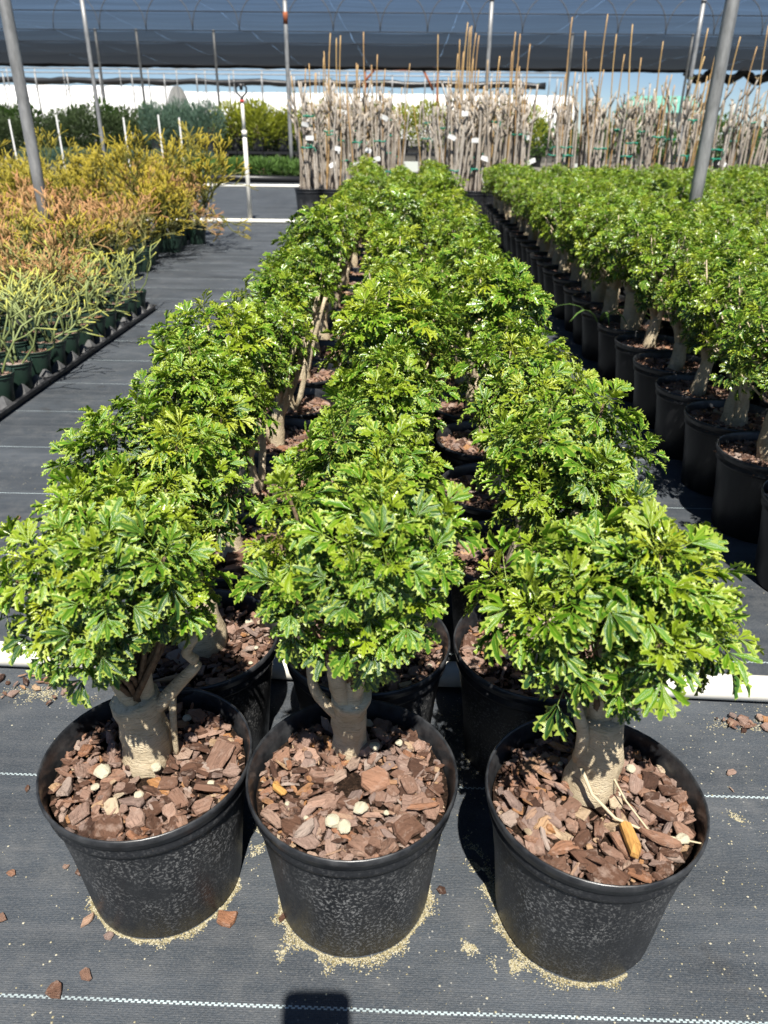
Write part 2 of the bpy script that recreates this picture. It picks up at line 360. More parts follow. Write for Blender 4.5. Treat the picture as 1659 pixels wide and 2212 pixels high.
def bed_points(r, n, R, hole):
    out = []
    while len(out) < n:
        x, y = r.uniform(-R, R), r.uniform(-R, R); d = math.hypot(x, y)
        if d < R and d > hole: out.append((x, y))
    return out
def chip_matrix(r, x, y, z, s, tilt=0.3):
    return Matrix.Translation((x, y, z)) @ Matrix.Rotation(r.uniform(0, 6.28), 4, 'Z') @ Matrix.Rotation(r.gauss(0, tilt), 4, 'X') @ Matrix.Rotation(r.gauss(0, tilt), 4, 'Y') @ Matrix.Diagonal((s, s, s, 1))
SOIL_Z = 0.168; SOIL_R = 0.1065
def soil_mesh():
    mb = MB(); rings = 7; n = 28
    V = [(0, 0, SOIL_Z+0.004)]
    for i in range(1, rings+1):
        for j in range(n):
            rr = SOIL_R*i/rings; q = 2*math.pi*j/n; x, y = rr*math.cos(q), rr*math.sin(q)
            V.append((x, y, SOIL_Z+0.006*mnoise.noise(Vector((x*45, y*45, 2)))))
    F = [(0, 1+j, 1+(j+1) % n) for j in range(n)]
    for i in range(rings-1):
        F += [(1+i*n+j, 1+(i+1)*n+j, 1+(i+1)*n+(j+1) % n, 1+i*n+(j+1) % n) for j in range(n)]
    mb.add(V, F); return mb.mesh('potting_bark', M['soil'])
SOIL = soil_mesh()
def fines(seed, n, smin, smax, name, hole=0.02, zoff=0.0):
    r = random.Random(seed); mb = MB()
    for (x, y) in bed_points(r, n, SOIL_R*0.97, hole):
        bake(mb, r.choice(chips), chip_matrix(r, x, y, SOIL_Z+zoff+r.uniform(0.0, 0.007), r.uniform(smin, smax), 0.35), r.random())
    return mb.mesh(name, M['barkf'], smooth=False)
FINES = [fines(50+i, 760, 0.005, 0.019, 'bark_fines') for i in range(3)]
BEDS = [fines(70+i, 230, 0.012, 0.034, 'bark_layer', zoff=0.002) for i in range(4)]
def stone_mesh(seed):
    r = random.Random(seed); mb = MB()
    import bmesh
    bm = bmesh.new(); bmesh.ops.create_icosphere(bm, subdivisions=2, radius=0.5)
    for v in bm.verts: v.co *= (1+0.30*mnoise.noise(v.co*3.0+Vector((seed*3.3, 0, 0))))*r.uniform(0.93, 1.05); v.co.z *= 0.7
    mb.add([v.co[:] for v in bm.verts], [tuple(q.index for q in f.verts) for f in bm.faces]); bm.free()
    return mb.mesh('limestone_pebble', M['stone'], smooth=False)
STONES = [stone_mesh(i) for i in range(3)]

# ---------------------------------------------------------------- nursery pot
def pot_meshes(R, Hh, base, seg=48, mat='pot'):
    k = R/0.1165; h = Hh
    def fl(r, z, q): 
        return r*(1+0.006*math.sin(8*q)*max(0, 1-z/(0.8*h)))
    a = MB(); a.lathe([(base*0.9, 0.0), (base-0.002, 0.0), (base, 0.004), (base+(R-0.010-base)*0.55, h*0.5), (R-0.0085*k, h*0.83), (R-0.0085*k, h*0.838), (R-0.0048*k, h*0.846), (R-0.0040*k, h*0.868), (R-0.0050*k, h*0.876), (R-0.0046*k, h*0.918)], seg, fl, close=False)
    a.add([(base*0.9*math.cos(2*math.pi*j/seg), base*0.9*math.sin(2*math.pi*j/seg), 0.0005) for j in range(seg)], [tuple(range(seg-1, -1, -1))])
    b = MB(); b.lathe([(R-0.0046*k, h*0.915), (R-0.0024*k, h*0.922), (R-0.002*k, h*0.950), (R-0.0004*k, h*0.958), (R, h*0.972), (R-0.0004*k, h*0.992), (R-0.0016*k, h*0.999), (R-0.0026*k, h*0.998), (R-0.0036*k, h*0.985), (R-0.0052*k, h*0.95), (R-0.0068*k, h*0.91), (R-0.0105*k, h*0.80)], seg, close=False)
    return a.mesh('pot', M[mat]), b.mesh('rim', M[mat if mat == 'gpot' else 'rim'])
POT, RIM = pot_meshes(0.1165, 0.195, 0.090)
KPOT, KRIM = pot_meshes(0.1165, 0.195, 0.090, 40, 'potc')
GPOT, GRIM = pot_meshes(0.056, 0.098, 0.040, 24, 'gpot')
CPOT, CRIM = pot_meshes(0.155, 0.27, 0.125, 32)

# ---------------------------------------------------------------- aralia leaves
OUT = [(0.03, 0.025), (0.32, 0.07), (0.50, 0.15), (0.66, 0.30), (0.69, 0.13), (0.86, 0.26), (0.85, 0.10), (0.985, 0.10)]
def leaflet(mb, r, org, d, nrm, size, tint, young):
    d = d.normalized(); s = d.cross(nrm).normalized(); u = s.cross(d).normalized()
    wid = r.uniform(0.66, 0.98)*(0.6 if young else 1.0); fold = r.uniform(0.2, 0.8); curl = r.uniform(-.05, 0.42); tw = r.uniform(-.35, .35)
    def P(x, y, lift=0.0):
        z = abs(y)*fold - curl*x*x + tw*y*x*1.2 + lift
        return org+(d*x+s*(y*wid)+u*z)*size
    mr = [0.0, 0.40, 0.72, 1.03]
    V = [P(x, 0) for x in mr]; E = [0.0, 0, 0, 1.0]
    for sg in (1, -1):
        for (x, y) in OUT:
            V.append(P(x+r.uniform(-.03, .03), sg*(y*r.uniform(0.8, 1.2)), r.uniform(-.03, .06))); E.append(1.0)
    F = []
    for si, sg in enumerate((1, -1)):
        o = 4+si*8
        fs = [(0, o, o+1, 1), (1, o+1, o+2), (1, o+2, o+4, 2), (o+2, o+3, o+4), (2, o+4, o+6), (o+4, o+5, o+6), (2, o+6, o+7, 3)]
        F += fs if sg < 0 else [tuple(reversed(q)) for q in fs]
    mb.add(V, F, tint, E)
def make_leaf(seed, tint, young=False, mb=None):
    r = random.Random(seed); mb = mb or MB()
    Z = Vector((0, 0, 1))
    ax = [Vector((t, 0, 0.10*math.sin(t*2.2)-0.12*t*t)) for t in (0, 0.20, 0.38, 0.56)]
    mb.tube(ax, [0.016, 0.013, 0.010, 0.008], 3, tint*0.9+0.1, cap=False)
    pairs = [(0.56, 0, 0.46)]
    for a in (24, 48): pairs += [(0.54, a, 0.43), (0.54, -a, 0.43)]
    pairs += [(0.36, 58, 0.38), (0.36, -58, 0.38), (0.30, 84, 0.31), (0.30, -84, 0.31)]
    if r.random() < 0.6: pairs += [(0.28, 112, 0.22), (0.28, -112, 0.22)]
    for (t, a, sz) in pairs:
        a = math.radians(a+r.uniform(-7, 7)); i = min(int(t/0.19), 2); f = (t-ax[i].x)/(ax[i+1].x-ax[i].x); p = ax[i].lerp(ax[i+1], f)
        dd = Vector((math.cos(a), math.sin(a), r.uniform(-.24, .14))); nn = (Z+Vector((r.uniform(-.22, .22), r.uniform(-.22, .22), 0))).normalized()
        leaflet(mb, r, p+dd*0.02, dd, nn, sz*r.uniform(0.82, 1.15), min(1, max(0, tint+r.uniform(-.07, .07))), young)
    return mb
AGES = [0.04, 0.2, 0.36, 0.50, 0.66, 0.86]
LEAFMB = {a: [make_leaf(100*i+j, a, a > 0.8) for j in range(4)] for i, a in enumerate(AGES)}
LEAFME = {a: [mb.mesh('leaf', M['leaf']) for mb in L] for a, L in LEAFMB.items()}

def frame_matrix(pos, d, up, s, roll=0.0):
    x = d.normalized(); y = up.cross(x)
    if y.length < 1e-3: y = x.orthogonal()
    y.normalize(); z = x.cross(y)
    mt = Matrix((x, y, z)).transposed().to_4x4(); mt.translation = pos
    return mt @ Matrix.Rotation(roll, 4, 'X') @ Matrix.Diagonal((s, s, s, 1))
def crown_layout(seed, cen, rad, ncl, per, size=1.0, foot=None, low=0.25):
    """clusters of leaves at the ends of twigs, filling an uneven crown"""
    r = random.Random(seed); leaves = []; twigs = []
    cen = Vector(cen); foot = Vector(foot)
    bumps = [(Vector((r.gauss(0, 1), r.gauss(0, 1), r.gauss(0.2, 0.8))).normalized(), r.uniform(-0.34, 0.36)) for _ in range(8)]
    for i in range(ncl):
        zz = 1-2*(i+0.5)/ncl; zz = zz*0.80+0.19; zz = max(-0.62, min(1, zz))
        if r.random() < low*0.35: zz = r.uniform(-1.0, -0.6)
        q = i*2.39996+r.uniform(-.5, .5); rr = math.sqrt(max(0, 1-zz*zz))
        o = Vector((rr*math.cos(q), rr*math.sin(q), zz))
        k = 1+sum(w*max(0, o.dot(b))**3 for b, w in bumps)
        inner = r.random() < 0.18
        k *= r.uniform(0.4, 0.7) if inner else (r.uniform(1.18, 1.30) if r.random() < 0.09 and o.z > -0.1 else r.uniform(0.78, 1.12))
        p = cen+Vector((o.x*rad[0], o.y*rad[1], o.z*rad[2]))*k
        a = (Vector((o.x, o.y, o.z*0.6))+Vector((0, 0, 0.55))).normalized()
        mid = foot.lerp(p, 0.5)+Vector((r.uniform(-.012, .012), r.uniform(-.012, .012), -0.012+0.5*(cen.z-foot.z)*0.15))
        twigs.append([foot+Vector((r.uniform(-.008, .008), r.uniform(-.008, .008), 0)), mid, p])
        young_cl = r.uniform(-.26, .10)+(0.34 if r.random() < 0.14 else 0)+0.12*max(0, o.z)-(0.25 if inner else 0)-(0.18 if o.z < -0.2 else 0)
        nl = max(4, int(per*r.uniform(0.75, 1.25)*(0.6 if inner else 1)))
        s1 = a.orthogonal().normalized(); s2 = a.cross(s1); ph = r.uniform(0, 6.28)
        for j in range(nl):
            f = (j+0.5)/nl; q2 = ph+j*2.39996; pol = math.radians(20+92*f+r.uniform(-12, 12))
            d = a*math.cos(pol)+(s1*math.cos(q2)+s2*math.sin(q2))*math.sin(pol)
            d.z -= 0.10*f
            sz = (0.024+0.034*math.sqrt(f))*r.uniform(0.72, 1.2)*size
            base = p-a*(0.016*f)
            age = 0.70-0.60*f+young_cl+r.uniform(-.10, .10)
            up = (a*0.8+Vector((0, 0, 0.6))).normalized()
            leaves.append((base, d, up, sz, age, r.uniform(-.35, .35)))
    return leaves, twigs
def age_key(a): return min(AGES, key=lambda k: abs(k-a))

def trunk_tube(mb, r, base, top, rb, rt, n=14, k=12, bulge=0.25):
    base, top = Vector(base), Vector(top); pts = []; rad = []
    off = Vector((r.uniform(-1, 1), r.uniform(-1, 1), 0))*0.006; ph = r.uniform(0, 6)
    for i in range(k+1):
        f = i/k; pts.append(base.lerp(top, f)+off*math.sin(f*math.pi))
        rad.append((rb+(rt-rb)*f)*(1+bulge*math.exp(-((f-0.25)/0.25)**2)*0.5+0.05*math.sin(f*17+ph)))
    sd = r.uniform(0, 50)
    mb.tube(pts, rad, n, 0, wob=lambda f, q: 1+0.16*mnoise.noise(Vector((math.cos(q)*1.6, math.sin(q)*1.6, f*2.5+sd)))+0.05*mnoise.noise(Vector((math.cos(q)*3, math.sin(q)*3, f*22+sd))))
def limb(mb, r, a, b, ra, rb, n=7, bow=0.012, k=7):
    a, b = Vector(a), Vector(b); w = Vector((r.uniform(-1, 1), r.uniform(-1, 1), r.uniform(-.3, .3)))*bow; sd = r.uniform(0, 50)
    mb.tube([a.lerp(b, i/k)+w*math.sin(math.pi*i/k)+Vector((0, 0, 0.003*math.sin(5*i/k+sd))) for i in range(k+1)], [ra+(rb-ra)*i/k for i in range(k+1)], n, 0,
            wob=lambda f, q: 1+0.15*mnoise.noise(Vector((math.cos(q)*2, math.sin(q)*2, f*8+sd))))

GRP_C = 'potted aralias in the three-column block'
GRP_R = 'potted aralias in the long dense block'
def pot_and_bark(root, r, nchip, full, tilt=0.0):
    p = inst('pot', POT if full else KPOT, root); inst('rim', RIM if full else KRIM, p)
    p.rotation_euler.z = r.uniform(0, 6.28)
    bed = inst('potting_bark', SOIL, root); bed.rotation_euler.z = r.uniform(0, 6.28)
    fz = inst('bark_fines', r.choice(FINES), bed); fz['kind'] = 'stuff'; fz.rotation_euler.z = r.uniform(0, 6.28)
    if not full:
        b = inst('bark_layer', r.choice(BEDS), bed); b['kind'] = 'stuff'; b.rotation_euler.z = r.uniform(0, 6.28)
        return bed
    placed = []
    for i in range(nchip):
        big = (1-i/nchip); s = 0.012+0.022*big**2.2*r.uniform(0.7, 1.2)+0.007*r.random()
        for tr in range(30):
            x, y = bed_points(r, 1, SOIL_R-0.42*s, 0.022)[0]
            if all(math.hypot(x-a, y-b) > 0.33*(s+c) for a, b, c in placed) or tr == 29: break
        placed.append((x, y, s))
        inst('bark_chip', r.choice(chip_mesh), bed, chip_matrix(r, x, y, SOIL_Z+0.006+r.uniform(0, 0.008)-0.002*big, s*r.choice((1, 1, 1, 1.35)), 0.30))
    for i in range(3):
        x, y = bed_points(r, 1, SOIL_R-0.01, 0.03)[0]; s = r.uniform(0.005, 0.012)
        inst('limestone_pebble', r.choice(STONES), bed, Matrix.Translation((x, y, SOIL_Z+0.012)) @ Matrix.Rotation(r.uniform(0, 6), 4, 'Z') @ Matrix.Diagonal((s, s, s*0.8, 1)))
    return bed

def detailed_aralia(loc, seed, label, crown, rad, ncl, per, trunk, limbs, size=1.0, nchip=120, group=GRP_C, low=0.25):
    """trunk: (base xy, top xyz, r base, r top); limbs: list of (from, to, r0, r1); all in the pot's own coordinates"""
    r = random.Random(seed); root = empty('potted_aralia', (loc[0], loc[1], 0)); tag(root, label, 'potted plant', group)
    pot_and_bark(root, r, nchip, True)
    tm = MB(); b, tp, rb, rt = trunk; trunk_tube(tm, r, (b[0], b[1], SOIL_Z-0.01), tp, rb, rt); tm.build('trunk', M['trunk'], root)
    for (a, c, ra, rb2) in limbs:
        lm = MB(); limb(lm, r, a, c, ra, rb2); lm.build('branch', M['trunk'], root)
    leaves, tw = crown_layout(seed+1, crown, rad, ncl, per, size, foot=tp, low=low)
    cm = MB()
    for t in tw: cm.tube([t[0], t[0].lerp(t[1], 0.5)+Vector((0.002, 0, 0.003)), t[1], t[1].lerp(t[2], 0.5)+Vector((0, 0.002, 0.003)), t[2]], [0.0042, 0.0034, 0.0028, 0.0022, 0.0016], 5)
    cr = cm.build('crown', M['twig'], root)
    leaves.sort(key=lambda q: -q[3])
    rest = MB()
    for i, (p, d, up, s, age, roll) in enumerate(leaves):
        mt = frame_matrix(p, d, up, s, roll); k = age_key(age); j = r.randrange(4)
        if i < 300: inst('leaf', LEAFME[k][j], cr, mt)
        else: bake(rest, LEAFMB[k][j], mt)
    if rest.v: 
        o = rest.build('small_leaves', M['leaf'], cr); o['kind'] = 'stuff'
    return root

# crowns shared by the plants further back
def crown_variants(n, seed0, cz, rxy, rz, ncl):
    out = []
    for i in range(n):
        r = random.Random(seed0+i)
        lean = (r.uniform(-.02, .02), r.uniform(-.02, .02))
        top = (lean[0]*0.6, lean[1]*0.6, r.uniform(0.24, 0.29)); rb = r.uniform(0.017, 0.028)
        tm = MB(); trunk_tube(tm, r, (0, 0, SOIL_Z-0.01), top, rb, rb*0.8, 10, 8)
        cen = Vector((lean[0], lean[1], cz+r.uniform(-.015, .02)))
        for q in range(r.choice((3, 4, 5))):
            a = r.uniform(0, 6.28); limb(tm, r, Vector(top)*0.97+Vector((0, 0, -0.02)), cen+Vector((math.cos(a)*0.055, math.sin(a)*0.055, r.uniform(-.03, .02))), 0.010, 0.005, 6, 0.014, 5)
        if r.random() < 0.7:
            a = r.uniform(0, 6.28); limb(tm, r, (0.016*math.cos(a), 0.016*math.sin(a), SOIL_Z), cen+Vector((math.cos(a)*0.075, math.sin(a)*0.075, -0.03)), 0.008, 0.005, 6, 0.012, 6)
        leaves, tw = crown_layout(seed0+40+i, cen, (r.uniform(*rxy), r.uniform(*rxy), r.uniform(*rz)), ncl, 9, 1.0, foot=top)
        lm = MB(); lr = random.Random(i)
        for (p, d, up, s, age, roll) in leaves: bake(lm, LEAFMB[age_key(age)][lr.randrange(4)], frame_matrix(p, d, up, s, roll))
        for t in tw: tm.tube(t, [0.0035, 0.0025, 0.0015], 4)
        out.append((tm.mesh('trunk', M['trunk']), lm.mesh('crown', M['leaf'])))
    return out
VAR = crown_variants(9, 900, 0.425, (0.060, 0.074), (0.064, 0.080), 28)
VARR = crown_variants(7, 1100, 0.405, (0.080, 0.095), (0.085, 0.10), 34)
def block_aralia(x, y, seed, label, group, s=1.0, dxy=(0, 0), var=None):
    r = random.Random(seed); root = empty('potted_aralia', (x, y, 0)); tag(root, label, 'potted plant', group)
    pot_and_bark(root, r, 0, False)
    var = var or VAR; tm, lm = var[r.randrange(len(var))]; rz = r.uniform(0, 6.28)
    mt = Matrix.Translation((dxy[0]*0.3, dxy[1]*0.3, 0)) @ Matrix.Rotation(rz, 4, 'Z')
    sz = s*r.uniform(0.93, 1.08)
    k = Matrix.Translation((0, 0, SOIL_Z*(1-sz)))
    inst('trunk', tm, root, k @ mt @ Matrix.Diagonal((sz, sz, sz, 1)))
    o = inst('crown', lm, root, k @ Matrix.Translation((dxy[0], dxy[1], 0)) @ Matrix.Rotation(rz, 4, 'Z') @ Matrix.Diagonal((sz*1.05, sz*1.05, sz, 1))); o['kind'] = 'stuff'
    return root

# ---------------------------------------------------------------- the three front plants and the rows behind them
P1 = detailed_aralia((-0.277, 0.605), 21, 'potted aralia with a pale stout stump and a thin root hanging beside it',
    (-0.004, 0.002, 0.440), (0.078, 0.072, 0.076), 38, 10,
    ((-0.008, 0.015), (-0.012, 0.018, 0.262), 0.0235, 0.026),
    [((-0.016, 0.018, 0.255), (-0.045, 0.005, 0.36), 0.010, 0.007), ((0.0, 0.02, 0.255), (0.0, 0.03, 0.38), 0.011, 0.007), ((-0.01, 0.01, 0.255), (-0.02, -0.02, 0.36), 0.009, 0.006),
     ((0.012, 0.018, 0.250), (0.060, 0.030, 0.305), 0.009, 0.006), ((0.030, 0.022, 0.268), (0.026, 0.018, 0.175), 0.0045, 0.0030), ((0.058, 0.030, 0.303), (0.066, 0.034, 0.345), 0.006, 0.005)], 1.0, 170, low=0.05)
P2 = detailed_aralia((-0.046, 0.592), 33, 'potted aralia with a narrow-footed forked stump and big flat bark chips',
    (0.010, 0.008, 0.446), (0.078, 0.070, 0.074), 38, 10,
    ((-0.008, 0.052), (-0.004, 0.044, 0.262), 0.0165, 0.022),
    [((0.0, 0.045, 0.235), (0.022, 0.04, 0.36), 0.014, 0.008), ((-0.008, 0.044, 0.25), (-0.01, 0.03, 0.38), 0.012, 0.007), ((-0.016, 0.046, 0.225), (-0.048, 0.046, 0.305), 0.008, 0.0045),
     ((-0.046, 0.046, 0.300), (-0.058, 0.036, 0.36), 0.005, 0.004), ((0.0, 0.04, 0.26), (0.03, 0.0, 0.37), 0.008, 0.005)], 1.0, 180, low=0.0)
P3 = detailed_aralia((0.215, 0.575), 47, 'large-leaved potted aralia with a thick brown stump and dry straw stems lying on its bark',
    (0.006, 0.008, 0.430), (0.084, 0.078, 0.080), 38, 10,
    ((-0.004, 0.025), (0.004, 0.028, 0.275), 0.0245, 0.023),
    [((-0.014, 0.024, 0.215), (-0.034, 0.014, 0.31), 0.0085, 0.0055), ((0.008, 0.028, 0.262), (0.05, 0.02, 0.36), 0.011, 0.007), ((0.0, 0.028, 0.265), (-0.01, 0.03, 0.38), 0.012, 0.007), ((0.0, 0.024, 0.265), (0.02, -0.02, 0.37), 0.009, 0.006)], 1.15, 180)
sm = MB()
sm.tube([(-0.018, 0.0, 0.225), (-0.006, -0.012, 0.20), (0.016, -0.030, 0.186), (0.048, -0.044, 0.183), (0.098, -0.060, 0.188)], [0.0022, 0.002, 0.0018, 0.0013, 0.0008], 5)
sm.build('dry_stem', M['straw'], P3)
sm = MB(); sm.tube([(0.014, 0.012, 0.215), (0.030, -0.014, 0.194), (0.046, -0.042, 0.186), (0.060, -0.06, 0.184)], [0.0012, 0.0011, 0.001, 0.0006], 4); sm.build('dry_stem', M['straw'], P3)

def bed_of(root): return [c for c in root.children if c.name.startswith('potting_bark')][0]
def lay(root, kind, qx, qy, L, W, rz, mesh=None, z=0.186):
    p = at(qx, qy, z); bed = bed_of(root); q = Vector((p.x-root.location.x, p.y-root.location.y, 0)); a = bed.rotation_euler.z
    mt = Matrix.Rotation(-a, 4, 'Z') @ Matrix.Translation((q.x, q.y, z)) @ Matrix.Rotation(rz, 4, 'Z')
    if kind == 'stone': inst('limestone_pebble', STONES[int(qx) % 3], bed, mt @ Matrix.Diagonal((L, W, min(L, W)*0.8, 1)))
    else: inst('bark_chip', mesh or chip_mesh[int(qx) % len(chip_mesh)], bed, mt @ Matrix.Diagonal((L, W, L*0.8, 1)))
tmb = MB(); V, F = chip_verts(random.Random(5), 1.0, 1.0, 0.2); tmb.add(V, F); n = NT('orange_bark'); co = n.coord()
n.set(n.ramp(n.noise(n.mapping(co, (2, 12, 6)), 1.0, 4, 0.7), [(0.3, (0.17, 0.08, 0.025)), (0.55, (0.46, 0.25, 0.075))]), 0.85, 0.2); OCHIP = tmb.mesh('bark_chip', n.mat, False)
for (qx, qy, L, W) in ((222, 1665, .022, .017), (338, 1657, .012, .012), (205, 1700, .010, .009)): lay(P1, 'stone', qx, qy, L, W, qx)
for (qx, qy, L, W) in ((718, 1773, .017, .017), (743, 1785, .018, .015), (780, 1745, .018, .014), (862, 1604, .009, .009), (810, 1612, .014, .011)): lay(P2, 'stone', qx, qy, L, W, qx)
lay(P2, 'chip', 910, 1742, .040, .032, 0.2); lay(P2, 'chip', 585, 1765, .034, .020, -0.7); lay(P2, 'chip', 660, 1790, .036, .018, 0.9); lay(P2, 'chip', 600, 1700, .026, .010, -0.9, OCHIP); lay(P2, 'chip', 735, 1815, .028, .022, 0.1)
lay(P3, 'chip', 1366, 1822, .048, .015, 1.6, OCHIP, 0.190); lay(P3, 'chip', 1430, 1755, .042, .016, -0.7); lay(P3, 'chip', 1430, 1812, .05, .016, -0.5); lay(P3, 'chip', 1290, 1855, .026, .018, -0.5)
lay(P3, 'stone', 1476, 1812, .016, .012, 0.3)
COLX = [-0.287, -0.050, 0.187]
ROWY = [0.60+0.245*k for k in range(28)]
rr = random.Random(5)
ORD = 'first second third fourth fifth sixth seventh eighth ninth tenth eleventh twelfth thirteenth fourteenth fifteenth sixteenth seventeenth eighteenth nineteenth twentieth'.split()+['twenty-'+q for q in 'first second third fourth fifth sixth seventh eighth ninth'.split()]
HEAD = ('hanging-root', 'forked-stump', 'straw-stem')
lab2 = ['aralia with a stout two-lobed stump, pot right behind the hanging-root aralia', 'aralia in the pot right behind the forked-stump aralia', 'aralia on a tall ringed trunk right behind the straw-stem aralia',
        'aralia reaching over the walkway, second pot behind the hanging-root aralia', 'aralia in the second pot behind the forked-stump aralia', 'spreading aralia in the second pot behind the straw-stem aralia']
for row in (1, 2):
    for c in range(3):
        x = COLX[c]+rr.uniform(-.006, .006)+(0.004 if row == 1 else 0); y = (0.825 if row == 1 else 1.085)+rr.uniform(-.006, .006)
        sd = 200+row*10+c; r = random.Random(sd)
        lx = (-0.012, 0.02, 0.014)[c]
        top = (lx*0.5+r.uniform(-.01, .01), r.uniform(-.01, .01), 0.29 if not (row == 1 and c == 2) else 0.33)
        rb = (0.030, 0.020, 0.021)[c] if row == 1 else r.uniform(0.019, 0.025)
        cz = 0.435+r.uniform(-.01, .015)
        limbs = []
        for q in range(4):
            a = q*1.57+r.uniform(-.4, .4); limbs.append(((top[0], top[1], top[2]-0.02), (lx+math.cos(a)*0.05, math.sin(a)*0.05, cz-r.uniform(0, 0.03)), 0.010, 0.005))
        detailed_aralia((x, y), sd, lab2[(row-1)*3+c], (lx, 0, cz), (0.074, 0.068, 0.076), 34, 10, ((0.01, 0.0), top, rb, rb*0.85), limbs, 0.98, 110 if row == 1 else 60)
for row in range(3, 28):
    for c in range(3):
        x = COLX[c]+rr.uniform(-.008, .008); y = ROWY[row]+rr.uniform(-.010, .010)+(0.012 if row > 2 else 0)
        if c == 0 and row > 26: continue
        out = (-0.022, 0.030, 0.016)[c] if row < 16 else (-.012, 0.01, 0.012)[c]
        block_aralia(x, y, 1000+row*3+c, 'small aralia bush, %s pot behind the %s aralia in its column' % (ORD[row-1], HEAD[c]), GRP_C, rr.uniform(0.92, 1.12)*(1.0+0.004*row), (out*rr.uniform(0.4, 1.2), rr.uniform(-.02, .02)))
rr = random.Random(8)
for ci in range(13):
    for k in range(27):
        x = 0.833+0.243*ci+rr.uniform(-.01, .01); y = 1.30+0.245*k+(0.12 if ci % 2 else 0)+rr.uniform(-.012, .012)
        if y > 7.75: continue
        if not (in_frame((x, y, 0.45), 330, 60) or in_frame((x, y, 0.1), 60, 60)): continue
        if math.hypot(x-1.56, y-4.4) < 0.17: continue
        if 3.75 < y < 4.1 and 1.72 < x < 2.1: continue
        lab = 'aralia bush, %s pot from the bare canes along the walkway edge of the dense block' % ORD[26-k] if ci == 0 else 'aralia in the dense block, %s column from the walkway, %s pot from the bare canes' % (ORD[ci], ORD[26-k])
        block_aralia(x, y, 3000+ci*40+k, lab, GRP_R+(', walkway edge' if ci == 0 else ''), rr.uniform(0.98, 1.14), (rr.uniform(-.02, .02), rr.uniform(-.02, .02)), VARR)

# ---------------------------------------------------------------- irrigation pipes and riser
def pipe(a, b, rad, label, name='irrigation_pipe', mat='pvc', n=18, group=None, cat='pipe', couplings=()):
    a, b = Vector(a), Vector(b); root = empty(name, tuple((a+b)/2))
    mb = MB(); k = 10; mb.tube([a.lerp(b, i/k)-(a+b)/2 for i in range(k+1)], rad, n); mb.build('pipe', M[mat], root)
    for f in couplings:
        mb = MB(); d = (b-a).normalized()*0.035; p = a.lerp(b, f)-(a+b)/2; mb.tube([p-d, p+d], rad*1.18, n); mb.build('coupling', M[mat], root)
    tag(root, label, cat, group); return root
pipe((-2.2, 1.033, 0.0215), (2.2, 0.895+0.012, 0.0215), 0.021, 'thick white PVC pipe lying on the ground cloth under the front pots')
pipe((-3.4, 7.63, 0.02), (3.9, 7.79, 0.02), 0.020, 'white PVC pipe on the ground at the foot of the sprinkler riser', couplings=(0.255,))
pipe((-3.6, 12.5, 0.025), (0.6, 12.75, 0.025), 0.024, 'white PVC pipe lying on the ground cloth behind the cane pots')
sp = empty('sprinkler_riser', (-1.53, 7.71, 0))
h = (aty(519, 208, 7.71)).z
lean = aty(522, 208, 7.71).x+1.53
mb = MB(); mb.tube([(0, 0, 0.02), (lean*0.3, 0, h*0.4), (lean*0.7, 0, h*0.72)], [0.021, 0.0205, 0.020], 14); mb.build('riser_pipe', M['pvc'], sp)
mb = MB(); mb.tube([(lean*0.69, 0, h*0.70), (lean*0.72, 0, h*0.745)], 0.025, 14); mb.build('coupling', M['pvc'], sp)
mb = MB(); mb.tube([(lean*0.7, 0, h*0.72), (lean, 0, h*0.96)], 0.0155, 12); mb.build('upper_pipe', M['pvc'], sp)
mb = MB(); mb.tube([(lean, 0, h*0.955), (lean, 0, h*0.975)], 0.020, 12); mb.build('red_ring', M['red'], sp)
mb = MB(); mb.tube([(lean, 0, h*0.97), (lean, 0, h)], [0.016, 0.014], 10)
for s in (1, -1): mb.tube([(lean+s*0.006, 0, h*0.995), (lean+s*0.045, 0, h+0.03), (lean+s*0.048, 0, h+0.07), (lean+s*0.02, 0, h+0.095), (lean, 0, h+0.098)], 0.008, 7)
mb.tube([(lean, 0, h+0.098), (lean, 0, h+0.05)], [0.022, 0.012], 8); mb.build('sprinkler_head', M['black'], sp)
tag(sp, 'white sprinkler riser with a black open-frame head standing in the walkway', 'sprinkler')

# ---------------------------------------------------------------- shade house posts
def post(x, y, hgt, label, rad=0.03, group=None, sq=False, lean=(0, 0)):
    root = empty('shade_post', (x, y, 0)); mb = MB()
    mb.tube([(lean[0]*t/5, lean[1]*t/5, hgt*t/5-(0.02 if t == 0 else 0)) for t in range(6)], rad, 12 if not sq else 6); mb.build('pole', M['galv'], root)
    mb = MB(); mb.tube([(lean[0], lean[1], hgt), (lean[0], lean[1], hgt+0.05)], [rad*1.3, rad*1.1], 12); mb.build('cap', M['galv'], root)
    tag(root, label, 'post', group); return root
post(-2.035, 4.4, 3.0, 'galvanised round post rising among the pencil cactus plants', 0.031)
post(1.565, 4.4, 3.0, 'galvanised ridged post rising out of the dense aralia block', 0.034, sq=True)
for x, l in ((-5.83, 'thin galvanised post behind the tall yellow pencil shrubs'), (-2.23, 'thin galvanised post beside the low leafy trays, rusty near its top'), (1.40, 'thin galvanised post rising out of the bare canes'), (5.06, 'thin galvanised post behind the staked canes near the bunched cloth edge')):
    p = post(x, 15.6, 2.85, l, 0.036)
    if x == -2.23:
        mb = MB(); mb.tube([(0, 0, 2.48), (0, 0, 2.66)], 0.04, 10); mb.build('rusty_clamp', M['rust'], p)

